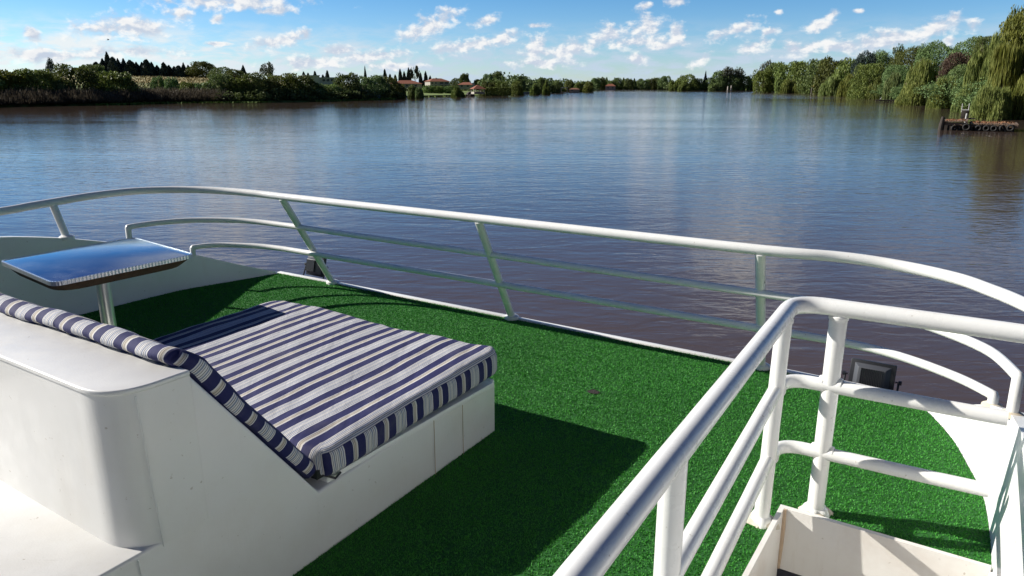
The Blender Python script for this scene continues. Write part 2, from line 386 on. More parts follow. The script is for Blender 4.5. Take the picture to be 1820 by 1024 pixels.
# deck plan
stb = [(-.20, 4.42), (-.108, 4.283), (.012, 4.009), (.095, 3.727), (.157, 3.477), (.187, 3.197), (.200, 2.9), (.21, 2.3), (.22, 1.2), (.22, -.6)]
prt = [(-5.48, 4.42), (-5.60, 3.98), (-5.70, 3.62), (-5.715, 3.28), (-5.715, 2.98), (-5.72, 2.4), (-5.72, 1.2), (-5.72, -.6)]
hs0 = [(-.521, 2.848), (.192, 2.853)]                       # front edge of stair opening
def cat2(pts, k=5): return [(p.x, p.y) for p in catmull([Vector((a, b, 0)) for a, b in pts], k)]
S_in = cat2(stb); P_in = cat2(prt)
MB_ = MB()
out = [(a+.10, b) for a, b in S_in]; outp = [(a-.40 if b < 3.3 else a-.40+(b-3.3)*.32, b) for a, b in P_in]
# deck slab in three strips so that the stair opening stays open
d = MB(); d.prism([(-5.6, 4.46), (-5.62, -.6), (-.56, -.6), (-.56, 4.46)], -.12, -.012)
d.prism([(-.557, 4.46), (-.557, 2.852), (.17, 2.857), (.12, 3.6), (-.05, 4.2), (-.2, 4.46)], -.12, -.014)
d.build('deck', M['bulw'], boat)
h = MB(); h_open = True; hp_ = [(-.15, 4.50), (.1, 4.3), (.3, 3.6), (.40, 2.6), (.40, -4)]; hq = [(-5.83, -4), (-5.83, 2.6), (-5.82, 3.6), (-5.68, 4.3), (-5.5, 4.50)]
h.prism(list(reversed(hq))+list(reversed(hp_)), -DK-.3, -.124); h.f = h.f[:-2]; h.uv = h.uv[:-2]; h.build('hull', M['hull'], boat, bevel=.03)
# coaming strip along the bow edge
c_ = MB()
pts = [(-5.50, 4.44), (-4.8, 4.452), (-2.9, 4.456), (-1.04, 4.456), (-.5, 4.45), (-.2, 4.42)]
for (a0, b0), (a1, b1) in zip(pts[:-1], pts[1:]):
    c_.prism([(a0, b0+.006), (a0, b0+.047), (a1, b1+.047), (a1, b1+.006)], -.12, .015)
c_.build('coaming', M['bulw'], boat, bevel=.004)
# bulwarks: inner face, cap and outer face
def bulwark(inner, topf, name, thick, sgn):
    b_ = MB(); n_ = len(inner); rows = []
    for (a, b) in inner:
        ta, tz = topf(a, b)
        rows.append([B(a, b, -.02), B(a+(ta-a)*.5, b, tz*.5), B(ta, b, tz), B(ta+sgn*thick, b, tz), B(ta+sgn*(thick+.02), b, -.13)])
    vs = [p for r in rows for p in r]; k = 5
    fs = [(i*k+j, i*k+j+1, (i+1)*k+j+1, (i+1)*k+j) for i in range(n_-1) for j in range(k-1)]
    fs += [(0, 1, 2, 3, 4), tuple((n_-1)*k+j for j in (4, 3, 2, 1, 0))]
    b_.add(vs, fs); return b_.build(name, M['bulw'], boat, sm=True, ang=35)
sz = [(4.43, .02), (4.28, .06), (4.0, .21), (3.88, .265), (3.6, .36), (3.45, .405), (3.1, .47), (2.5, .56), (1, .62), (-1, .62)]
sa = [(4.43, -.20), (4.28, -.07), (4.0, .10), (3.88, .14), (3.6, .185), (3.45, .20), (3.1, .225), (2.5, .235), (-1, .24)]
def ip(t, x):
    xs = [q[0] for q in t][::-1]; ys = [q[1] for q in t][::-1]; return float(np.interp(x, xs, ys))
bulwark(S_in, lambda a, b: (max(a+.004, ip(sa, b)), ip(sz, b)), 'bulwark', .075, 1)
pz = [(4.43, .02), (4.12, .135), (3.76, .285), (3.35, .425), (3.0, .53), (2.74, .60), (2.5, .65), (2.3, .685), (1.8, .74), (1.2, .77), (-1, .78)]
pa = [(4.43, -5.485), (4.12, -5.62), (3.76, -5.72), (3.35, -5.735), (3.0, -5.735), (2.5, -5.74), (-1, -5.75)]
bulwark(P_in, lambda a, b: (ip(pa, b), ip(pz, b)), 'bulwark', .06, -1)

# bow railing
br = empty('bow_railing', B(-2.88, 4.2, 0), 'long white tubular safety railing curving round the bow edge above the water', 'railing')
top = [B(.62, 1.2, .82), B(.54, 2.4, .82), B(.38, 3.25, .82), B(0.186, 3.640, 0.820), B(0.063, 3.814, 0.822), B(-0.075, 3.959, 0.825), B(-0.32, 4.06, 0.832), B(-0.588, 4.05, 0.845), B(-0.994, 3.965, 0.852), B(-2.179, 3.936, 0.853), B(-2.878, 3.929, 0.853), B(-3.740, 3.915, 0.852), B(-4.691, 3.905, 0.852), B(-5.010, 3.885, 0.856), B(-5.305, 3.815, 0.862), B(-5.521, 3.705, 0.868), B(-5.683, 3.555, 0.873), B(-5.785, 3.385, 0.877), B(-5.825, 3.192, 0.878), B(-5.825, 2.962, 0.876), B(-5.81, 2.740, 0.868), B(-5.80, 2.546, 0.860), B(-5.79, 2.346, 0.850), B(-5.77, 1.4, 0.82)]
t_ = MB(); t_.tube(top, .0285, 20, 6); t_.build('top_rail', M['rail'], br, sm=True)
mcur = [B(.203, 3.45, .565), B(0.101, 3.717, 0.570), B(-0.084, 3.912, 0.572), B(-0.288, 4.035, 0.575), B(-0.560, 4.088, 0.577), B(-1.032, 4.093, 0.579), B(-2.257, 4.09, 0.579), B(-2.929, 4.09, 0.579), B(-3.695, 4.078, 0.579), B(-4.784, 4.065, 0.580), B(-5.287, 3.985, 0.588), B(-5.601, 3.743, 0.600), B(-5.705, 3.507, 0.608), B(-5.727, 3.320, 0.612), B(-5.72, 3.209, 0.612)]
def rail(cur, drop0, drop1):
    q = MB(); c2 = catmull(cur, 6)
    q.tube([drop0]+[drop0.lerp(c2[0], .97)]+c2+[c2[-1].lerp(drop1, .03)]+[drop1], .0225, 16); return q.build('mid_rail', M['rail'], br, sm=True, ang=60)
rail(mcur, B(.205, 3.45, .40), B(-5.725, 3.209, .45))
lcur = [B(.15, 3.88, .313), B(-0.009, 4.036, 0.317), B(-0.277, 4.19, 0.322), B(-0.567, 4.245, 0.327), B(-1.049, 4.238, 0.328), B(-1.529, 4.238, 0.328), B(-2.916, 4.238, 0.328), B(-3.834, 4.222, 0.328), B(-4.775, 4.205, 0.330), B(-5.098, 4.186, 0.333), B(-5.338, 4.125, 0.338), B(-5.57, 3.99, 0.346), B(-5.664, 3.866, 0.352), B(-5.699, 3.736, 0.354)]
lo_ = rail(lcur, B(.15, 3.88, .25), B(-5.70, 3.736, .28)); lo_.name = 'lower_rail'
def bead(q, p, t, r):
    t = Vector(t).normalized(); q.tube([Vector(p)-t*.010, Vector(p)-t*.006, Vector(p)+t*.006, Vector(p)+t*.010], [r*.98, r+.0035, r+.0035, r*.98], 14, caps=False)
def post(p0, p1, r=.028):
    q = MB(); q.tube([p0, p1], r, 18); o_ = q.build('post', M['rail'], br, sm=True)
    f_ = MB(); f_.tube([p0+Vector((0, 0, -.012)), p0+Vector((0, 0, .010)), p0+Vector((0, 0, .022))], [r+.028, r+.026, r+.006], 18)
    fo = f_.build('flange', M['rail'], o_, sm=True)
for a, ta, tb2 in ((-1.042, -.985, 3.965), (-2.889, -2.81, 3.93), (-4.786, -4.70, 3.905)): post(B(a, 4.46, .015), B(ta, tb2, .838))
post(B(-5.76, 2.755, .60), B(-5.81, 2.72, .85), .026); post(B(.44, 2.5, .58), B(.50, 2.5, .79), .026)
post(B(-5.77, 1.6, .75), B(-5.775, 1.6, .81), .026)
for (a, b, z) in ((.205, 3.45, .40), (.15, 3.88, .262)):
    q = MB(); q.tube([B(a, b, z-.004), B(a, b, z+.006), B(a, b, z+.016)], [.045, .043, .026], 16); q.build('sealant', M['seal'], br, sm=True)

# stair guard railing
sr = empty('stair_railing', B(-.586, 2.752, 0), 'thick white tubular guard rail with a bent corner beside the stair opening', 'railing')
al_ = lambda b: -.586+(2.80-b)*.047
R1 = .033
cor = (-.580, 2.925)
tp = [B(al_(-1.2), -1.2, .885), B(al_(1), 1.0, .885)]+[B(p.x, p.y, .885) for p in fillet((al_(1), 1.0, 0), (cor[0], cor[1], 0), (.5, 2.95, 0), .13)]+[B(.0, 2.945, .885), B(.34, 2.95, .885)]
q = MB(); q.tube(tp, R1, 22); q.build('top_rail', M['rail'], sr, sm=True)
for z, r, nm in ((.565, .027, 'mid_rail'), (.277, .026, 'lower_rail')):
    q = MB(); q.tube([B(al_(-1.2)+.005, -1.2, z-.045), B(al_(1.4), 1.4, z-.035), B(al_(2.4), 2.4, z-.008), B(-.586, 2.76, z)], r, 18); q.build(nm, M['rail'], sr, sm=True)
    q = MB(); q.tube([B(-.575, 2.78, z+.0)]+[B(p.x, p.y, z) for p in fillet((-.585, 2.78, 0), (-.578, 2.93, 0), (-.3, 2.935, 0), .10)]+[B(0, 2.94, z+.006), B(.165 if z > .4 else .150, 2.945, z+.008)], r, 18); q.build(nm, M['rail'], sr, sm=True)
rnd = random.Random(4)
def spost(a, b, r, ta, tb):
    q = MB(); q.tube([B(a, b, -.01), B(ta, tb, .87)], r, 20); o_ = q.build('post', M['rail'], sr, sm=True)
    for k_, (R_, hgt) in enumerate(((.062, .018), (.048, .032))):
        f_ = MB(); n_ = 26; ph = rnd.random()*6
        rr = [R_*(1+.16*math.sin(2*t+ph)+.10*math.sin(5*t+ph*2)+.05*rnd.uniform(-1, 1)) for t in [2*math.pi*i/n_ for i in range(n_)]]
        vs = [B(a+rr[i]*1.05*math.cos(2*math.pi*i/n_), b+rr[i]*math.sin(2*math.pi*i/n_), .004) for i in range(n_)]+[B(a+.82*rr[i]*math.cos(2*math.pi*i/n_), b+.82*rr[i]*math.sin(2*math.pi*i/n_), hgt) for i in range(n_)]
        vs.append(B(a, b, hgt+.006))
        f_.add(vs, [(i, (i+1) % n_, n_+(i+1) % n_, n_+i) for i in range(n_)]+[(n_+i, n_+(i+1) % n_, 2*n_) for i in range(n_)])
        f_.build('sealant', M['seal'] if k_ == 0 else M['rail'], o_, sm=True, ang=80)
for p_, t_w, r in [(B(-.45, 2.938, .571), E1, .027), (B(-.383, 2.938, .572), E1, .027), (B(-.45, 2.938, .281), E1, .026), (B(-.383, 2.938, .282), E1, .026), (B(-.5835, 2.80, .842), None, .030), (B(-.417, 2.94, .846), None, .033)]:
    q = MB(); bead(q, p_, (t_w[0], t_w[1], 0) if t_w else (0, 0, 1), r); q.build('weld', M['rail'], sr, sm=True)
spost(-.586, 2.752, .030, -.584, 2.80); spost(-.417, 2.94, .033, -.417, 2.94); spost(al_(1.5), 1.5, .032, al_(1.5), 1.5)
spost(al_(.2), .2, .032, al_(.2), .2)

# stair opening
st_ = empty('stair_opening', B(-.15, 2.2, 0), 'cream sided stairwell opening in the green carpet with rust stained corner', 'stairwell')
q = MB()
q.prism([(-.540, 2.872), (-.540, -.6), (-.521, -.6), (-.521, 2.848)], -1.2, .035); q.build('side_wall', M['hatch'], st_)
q = MB(); q.prism([(-.521, 2.848), (.196, 2.851), (.196, 2.870), (-.540, 2.872)], -.246, .035); q.build('front_wall', M['hatch'], st_)
q = MB(); q.prism([(.192, 2.850), (.210, 2.850), (.215, -.6), (.197, -.6)], -1.2, .02); q.build('side_wall', M['hatch'], st_)
q = MB(); q.tube([B(-.5175, 2.8445, z) for z in (.034, -.05, -.14, -.243)], [.008, .011, .010, .006], 8); q.build('rusty_seam', M['rust'], st_, sm=True)
q = MB(); q.box((-.53, 2.845, -.95), (.2, 2.95, -.248)); q.build('recess_shade', M['gap_shade'], st_)  # solid dark block stands in for the shaded opening under the front wall
for i in range(3, 5):
    q = MB(); q.box((-.515, 2.35-.3*(i+1), -.45-.22*i-.04), (.19, 2.55-.3*i+.02, -.45-.22*i)); q.build('step', M['hatch'], st_, bevel=.006)
q = MB(); q.box((-.52, -.6, -1.22), (.19, 2.9, -1.20)); q.build('floor_panel', M['gap_shade'], st_)  # floor coloured dark to stand for shade at the stair foot

# ------------------------------------------------------------------ carpet
poly = [(-5.49, 4.445), (-4.8, 4.452), (-1.04, 4.456), (-.22, 4.435)]+[(a, b) for a, b in S_in[3:] if b > 2.874]+[(.192, 2.874), (-.543, 2.874), (-.543, -.6)]+[(a, b) for a, b in reversed(P_in) if b < 4.4]
cv = MB(); cv.add([B(a, b, .004) for a, b in poly], [tuple(range(len(poly)))])
carpet = cv.build('deck_carpet', M['turfb']); tag(carpet, 'bright green artificial grass carpet covering the boat deck', 'carpet')
def inside(px, py, poly):
    c = np.zeros(len(px), bool); j = len(poly)-1
    for i in range(len(poly)):
        xi, yi = poly[i]; xj, yj = poly[j]
        k_ = ((yi > py) != (yj > py)) & (px < (xj-xi)*(py-yi)/(yj-yi+1e-12)+xi); c ^= k_; j = i
    return c
rg = np.random.default_rng(3)
N = 560000
a = rg.uniform(-5.75, .25, N); b = rg.uniform(.9, 4.46, N)
ok = inside(a, b, poly) & ~((a < -1.96) & (a > -3.55) & (b < 2.85)) & ~((a < -3.5) & (b < 1.6))
ok &= ~((((a+1.745)/.035)**2+((b-3.55)/.03)**2) < rg.uniform(.5, 1.8, N))
a, b = a[ok], b[ok]; N = len(a)
w = rg.uniform(.0018, .0034, N); hgt = rg.uniform(.004, .009, N); ph = rg.uniform(0, 6.283, N); ln = rg.uniform(0, .007, N); ld = rg.uniform(0, 6.283, N)
def bw(a, b, z): return np.stack([a*E1[0]+b*E2[0], a*E1[1]+b*E2[1], z+DK], -1)
z0 = np.full(N, .004)
V = np.stack([bw(a-w*np.cos(ph), b-w*np.sin(ph), z0), bw(a+w*np.cos(ph), b+w*np.sin(ph), z0), bw(a+ln*np.cos(ld), b+ln*np.sin(ld), z0+hgt)], 1)
me = quads_mesh('grass_pile', V, M['turf']); go = bpy.data.objects.new('grass_pile', me); COL.objects.link(go); go.parent = carpet; tag(go, kind='stuff')
q = MB(); n_ = 18; q.add([B(-1.745+.04*rnd.uniform(.7, 1.1)*math.cos(2*math.pi*i/n_), 3.55+.032*rnd.uniform(.7, 1.1)*math.sin(2*math.pi*i/n_), .0085) for i in range(n_)], [tuple(range(n_))])
q.build('burn_mark', M['burn'], carpet)

# ------------------------------------------------------------------ sun lounge base
lo = empty('lounge_base', B(-2.7, 1.9, 0), 'moulded cream lounge base with raised rounded backrest box under the striped cushions', 'sun lounge')
al2 = lambda b: -1.937+(2.86-b)*.030
PW = -3.62
def slab(prof, a_port, name, m_, bev=.012):       # prof: (b, z) loop, side on the raked starboard line
    q = MB(); n_ = len(prof)
    vs = [B(al2(b)-.006, b, z) for b, z in prof]+[B(a_port, b, z) for b, z in prof]
    q.add(vs, [(i, (i+1) % n_, n_+(i+1) % n_, n_+i) for i in range(n_)]+[tuple(range(n_)), tuple(reversed(range(n_, 2*n_)))])
    return q.build(name, m_, lo, bevel=bev, seg=3)
slab([(-1.0, -.01), (2.845, -.01), (2.845, .285), (1.69, .268), (1.645, .262), (1.18, .8985-.012), (1.18, .41), (-1.0, .408)], PW, 'seat_base', M['gel'])
# raised backrest box with a rounded corner, standing on the ledge
def rbox(z0, z1, grow=0., ov=0.):
    r_ = .15; af = .94-grow; sa_ = al2(1.1)+grow
    pts = [(sa_, 1.1791)]
    for p in fillet((sa_, 1.3, 0), (sa_, af, 0), (-2.6, af, 0), r_, 12): pts.append((p.x, p.y))
    pts += [(-5.0, af), (-5.0, 1.1791)]
    return pts
q = MB(); q.prism(rbox(0, 0), .400, .884); q.build('backrest_box', M['gel'], lo, sm=True, ang=30)
q = MB(); q.prism(rbox(0, 0, .006), .885, .902); q.build('box_top', M['gel'], lo, bevel=.006, seg=3, ang=30)
q = MB(); q.prism([(-4.3, 1.181), (-5.0, 1.181), (-5.0, 1.30), (-4.3, 1.30)], -.01, .884); q.build('rear_panel', M['gel'], lo)
# seams and a worn strip
for b0, z0_, z1_ in ((1.01, .40, .88), (.95, -.0, .40)):
    q = MB(); q.tube([B(al2(b0)+.0015, b0+.02, z0_), B(al2(b0)+.0015, b0, z1_)], .0022, 6); q.build('seam', M['gel'], lo)
for b0 in (2.55, 2.33):
    q = MB(); q.tube([B(al2(b0)+.0006, b0, .0), B(al2(b0)+.0006, b0, .27)], .0016, 6); q.build('seam', M['rust'], lo)
q = MB(); q.box((-1.99, 1.70, .262), (-1.922, 2.80, .288)); q.build('edge_strip', M['bulw'], lo, bevel=.003)
q = MB(); q.box((-5.0, 1.0, .903), (-3.0, 1.003, .9045)); q.build('seam', M['gel'], lo)

# ------------------------------------------------------------------ cushions
def cushion(size, r, res, name, label, mp, bulge=.012, per=.182, seed=1, uoff=0., usides=True):
    sx, sy, sz_ = size; q = MB(); hx, hy, hz = sx/2, sy/2, sz_/2
    from mathutils import noise as mn
    def P3(x, y, z):
        c3 = Vector((max(-hx+r, min(hx-r, x)), max(-hy+r, min(hy-r, y)), max(-hz+r, min(hz-r, z))))
        d3 = Vector((x, y, z))-c3
        p3 = c3+d3.normalized()*r if d3.length > 1e-9 else Vector((x, y, z))
        f_ = (1-(x/hx)**2)*(1-(y/hy)**2); rp = .085
        ex, ey = abs(p3.x)-(hx-rp), abs(p3.y)-(hy-rp)
        if ex > 0 and ey > 0:
            k_ = max(ex, ey)/math.hypot(ex, ey); p3.x = math.copysign(hx-rp+ex*k_, p3.x); p3.y = math.copysign(hy-rp+ey*k_, p3.y)
        p3.z += bulge*(1 if z > 0 else -.2)*f_**.3
        nz = mn.noise(Vector((p3.x*3.3, p3.y*2.2, p3.z*6+seed*7)))
        nz2 = mn.noise(Vector((p3.x*11, p3.y*7, p3.z*14+seed*3)))
        edge = 1-f_
        return p3+Vector((.3*nz2, .3*nz, 1.0*nz+.5*nz2))*(.005+.010*edge)
    nx, ny, nz_ = res
    def face(ax, sgn):
        if ax == 2: U, Vv, nu, nv = hx, hy, nx, ny
        elif ax == 1: U, Vv, nu, nv = hx, hz, nx, nz_
        else: U, Vv, nu, nv = hy, hz, ny, nz_
        vs = []; uu = []
        for j in range(nv+1):
            for i in range(nu+1):
                s1 = math.sin((i/nu-.5)*math.pi)*.12+(2*i/nu-1)*.88; s2 = math.sin((j/nv-.5)*math.pi)*.12+(2*j/nv-1)*.88
                u_, v_ = s1*U, s2*Vv
                if ax == 2: x, y, z = u_, v_, sgn*hz; t = x
                elif ax == 1: x, y, z = u_, sgn*hy, v_; t = x
                else: x, y, z = sgn*hx, u_, v_; t = y+.07
                vs.append(mp(P3(x, y, z))); uu.append((t/per+uoff+10, v_*3))
        fs = []; us = []
        for j in range(nv):
            for i in range(nu):
                k_ = [j*(nu+1)+i, j*(nu+1)+i+1, (j+1)*(nu+1)+i+1, (j+1)*(nu+1)+i]
                fs.append(tuple(k_)); us.append([uu[t] for t in k_])
        q.add(vs, fs, us)
    for ax in (0, 1, 2):
        for sg in (-1, 1): face(ax, sg)
    me = bpy.data.meshes.new(name); me.from_pydata(q.v, [], q.f)
    l = me.uv_layers.new(name='UVMap'); k_ = 0
    fl_ = [w for u in q.uv for w in u]
    l.data.foreach_set('uv', [x for w in fl_ for x in w])
    import bmesh
    bm = bmesh.new(); bm.from_mesh(me); bmesh.ops.remove_doubles(bm, verts=bm.verts, dist=.0004); bmesh.ops.recalc_face_normals(bm, faces=bm.faces); bm.to_mesh(me); bm.free()
    o_ = link(name, me, M['canvas'], None, True, 180); tag(o_, label, 'cushion'); return o_
ca, cb = -2.752, 2.278
seat = cushion((1.68, 1.255, .118), .032, (90, 70, 8), 'seat_cushion', 'wide flat navy and white striped cushion lying on the lounge seat', lambda p: B(ca+p.x+(-p.y)*.032, cb+p.y, .357+p.z+(p.y)*.015), .016)
sb_, sz0 = 1.645, .262; tb_, tz0 = 1.18, .8985
sl_ = math.hypot(tb_-sb_, tz0-sz0); ub, uz = (tb_-sb_)/sl_, (tz0-sz0)/sl_; nb, nz_n = uz, -ub
LB = .86
def mpb(p):                                   # x along a, y up the slope, z thickness
    s_ = p.y+LB/2-.0; hh_ = p.z+.033
    b = sb_+ub*s_+nb*hh_; z = sz0+uz*s_+nz_n*hh_
    if s_ > .74:                              # the top flops back over the box
        t = s_-.74; b -= t*.12; z -= t*.30
    return B(-2.985+p.x+(1.645-b)*.030, b, z+.006)
back = cushion((2.12, LB, .060), .027, (110, 44, 8), 'backrest_cushion', 'sloping striped backrest cushion leaning on the cream box behind the seat', mpb, .010, seed=5, uoff=.4)
q = MB(); q.box((-1.99, 1.655, .30), (-1.925, 1.70, .335)); q.tube([B(-1.93, 1.68, .31), B(-1.90, 1.72, .285), B(-1.915, 1.76, .285)], .005, 8); q.build('zip_pull', M['black'], seat)

# ------------------------------------------------------------------ table
tt = [(-4.59, 2.61), (-3.82, 2.52), (-3.83, 1.73), (-4.60, 1.82)]; TZ = .755
tb = empty('deck_table', B(-4.21, 2.17, 0), 'square metal topped pedestal table beside the port bulwark', 'table')
def rpoly(pts, r, n=6):
    o_ = []
    for i in range(len(pts)):
        o_ += [(p.x, p.y) for p in fillet(pts[i-1]+(0,), pts[i]+(0,), pts[(i+1) % len(pts)]+(0,), r, n)]
    return o_
def shr(pts, f): cx = sum(p[0] for p in pts)/4; cy = sum(p[1] for p in pts)/4; return [(cx+(p[0]-cx)*f, cy+(p[1]-cy)*f) for p in pts]
q = MB(); q.prism(rpoly(shr(tt, .985), .055), TZ-.02, TZ); q.build('table_top', M['metal'], tb, bevel=.003)
q = MB(); o1 = rpoly(tt, .06); i1 = rpoly(shr(tt, .98), .055); n_ = len(o1)
q.add([B(a, b, TZ-.020) for a, b in o1]+[B(a, b, TZ+.0015) for a, b in o1]+[B(a, b, TZ+.003) for a, b in i1]+[B(a, b, TZ-.020) for a, b in i1], [(k*n_+i, k*n_+(i+1) % n_, ((k+1) % 4)*n_+(i+1) % n_, ((k+1) % 4)*n_+i) for k in range(4) for i in range(n_)])
q.build('edge_trim', M['trim'], tb, sm=True, ang=30)
q = MB(); u0 = rpoly(shr(tt, .97), .06); u1 = rpoly(shr(tt, .90), .14); u2 = rpoly(shr(tt, .5), .1); n_ = len(u0)
q.add([B(a, b, TZ-.022) for a, b in u0]+[B(a, b, TZ-.066) for a, b in u1]+[B(a, b, TZ-.085) for a, b in u2], [(k*n_+i, k*n_+(i+1) % n_, (k+1)*n_+(i+1) % n_, (k+1)*n_+i) for k in range(2) for i in range(n_)]+[tuple(range(n_)), tuple(range(2*n_, 3*n_))])
q.build('underframe', M['board'], tb, sm=True, ang=60)
q = MB(); q.tube([B(-4.21, 2.17, 0), B(-4.21, 2.17, .05), B(-4.21, 2.17, TZ-.08)], [.045, .042, .036], 24); q.build('leg', M['alloy'], tb, sm=True)
q = MB(); q.tube([B(-4.21, 2.17, .0), B(-4.21, 2.17, .02), B(-4.21, 2.17, .035)], [.16, .155, .05], 30); q.build('base_plate', M['alloy'], tb, sm=True)

# ------------------------------------------------------------------ flood lights hung outside the bow edge
def flood(a, b, z, w_, h_, yaw, tilt, label):
    e_ = empty('flood_light', B(a, b, z), label, 'flood light', 'flood lights outside the bow rail')
    Rm = Matrix.Translation(B(a, b, z)) @ Matrix.Rotation(-TH+yaw, 4, 'Z') @ Matrix.Rotation(tilt, 4, 'X')
    fn = lambda x, y, zz_: Rm @ Vector((x, y, zz_))
    q = MB(); q.box((-w_/2, 0, -h_/2), (w_/2, .035, h_/2), fn); q.build('housing', M['black'], e_, bevel=.006)
    q = MB(); s1, s2 = .40, .30
    q.add([fn(-w_*s1, -.001, -h_*s1), fn(w_*s1, -.001, -h_*s1), fn(w_*s1, -.001, h_*s1), fn(-w_*s1, -.001, h_*s1), fn(-w_*s2, -.045, -h_*s2), fn(w_*s2, -.045, -h_*s2), fn(w_*s2, -.045, h_*s2), fn(-w_*s2, -.045, h_*s2)],
          [(0, 1, 5, 4), (1, 2, 6, 5), (2, 3, 7, 6), (3, 0, 4, 7), (4, 5, 6, 7)]); q.build('back_box', M['dgrey'], e_, bevel=.003)
    q = MB()
    for i in range(13):
        x = -w_*.22+w_*.44*i/12; q.box((x-.0025, -.062, -h_*.28), (x+.0025, -.046, h_*.28), fn)
    q.build('cooling_fins', M['black'], e_)
    q = MB(); q.tube([fn(-w_/2-.004, .015, 0), fn(-w_/2-.022, .015, 0), fn(-w_/2-.022, -.01, -h_*.75), fn(w_/2+.022, -.01, -h_*.75), fn(w_/2+.022, .015, 0), fn(w_/2+.004, .015, 0)], .007, 8); q.build('bracket', M['black'], e_)
    for sg in (-1, 1):
        q = MB(); q.tube([fn(sg*(w_/2+.02), .015, 0), fn(sg*(w_/2+.038), .015, 0)], .013, 10); q.build('knob', M['black'], e_)
    q = MB(); q.box((-w_*.44, .0355, -h_*.42), (w_*.44, .037, h_*.42), fn); q.build('lens', M['lens'], e_)
flood(-.44, 4.66, .00, .25, .20, 0, math.radians(-14), 'large black finned flood light outside the starboard end of the bow edge')
flood(-5.20, 4.64, .075, .22, .19, .0, math.radians(-14), 'smaller looking black flood light beside the port bow post')
w_ = MB(); w_.add([(-4000, -3000, 0), (4000, -3000, 0), (4000, 6000, 0), (-4000, 6000, 0)], [(0, 1, 2, 3)])
tag(w_.build('water', M['water']), kind='structure')
#SCENERY

# ================================================================== LAND AND SHORES
shore_px = [(-900,240),(-300,200),(0,190),(150,187.5),(300,183.5),(450,183),(640,178.5),(705,175.5),(720,173),(830,170.5),(870,170),(905,168),(960,165),(1000,161.5),(1060,159.3),(1080,158.4),(1185,158.3),(1192,160),(1300,159.8),(1420,160.3),(1440,161.5),(1500,166),(1530,168.5),(1560,173),(1600,181),(1677,186.5),(1720,197),(1760,203),(1830,207),(2100,240),(2700,330)]
shx = [p[0] for p in shore_px]; shd_ = [1/depth_at(p[1]) for p in shore_px]
def shore(x): return 1/float(np.interp(x, shx, shd_))
crx = [-900, 0, 300, 430, 540, 640, 715, 830, 900, 1060, 1190, 1340, 1480, 1650, 2700]
crh = [8, 9.0, 9.6, 8.2, 5.6, 5.0, 3.2, 2.6, 2.2, 2.0, 3, 4, 7, 8, 8]
def gz(x, Yd):
    s_ = shore(x); t = Yd-s_
    if t < 0: return max(-2., t*.5)
    cr = float(np.interp(x, crx, crh))
    run = 210 if x < 1190 else 110
    return min(.45, t*.3)+(cr-.45)*min(1, max(0, t-2)/run)
offs = [-6, -1.5, 0, .8, 1.6, 4, 9, 16, 26, 40, 60, 85, 112, 145, 180, 215, 260, 340, 500, 800, 1400, 2600]
xs_ = list(range(-900, 2701, 12))
rndg = random.Random(8)
vs = []; fs = []
for i, x in enumerate(xs_):
    wob = 1+.006*math.sin(x*.31)+.004*math.sin(x*.83)
    for j, t in enumerate(offs):
        Yd = shore(x)*wob+t; u = (x-910)/F*CP
        z = gz(x, shore(x)+t)+(0 if t < 3 else rndg.uniform(-.12, .12))
        vs.append((Yd*u, Yd, z))
k = len(offs)
for i in range(len(xs_)-1):
    for j in range(k-1): fs.append((i*k+j, (i+1)*k+j, (i+1)*k+j+1, i*k+j+1))
q = MB(); q.add(vs, fs); o = q.build('ground', M['ground'], sm=True, ang=180); tag(o, kind='structure')
def gp(x, Yd): return Vector((Yd*(x-910)/F*CP, Yd, gz(x, Yd)))
def zpx(y, Yd): return at(910, y, Yd).z

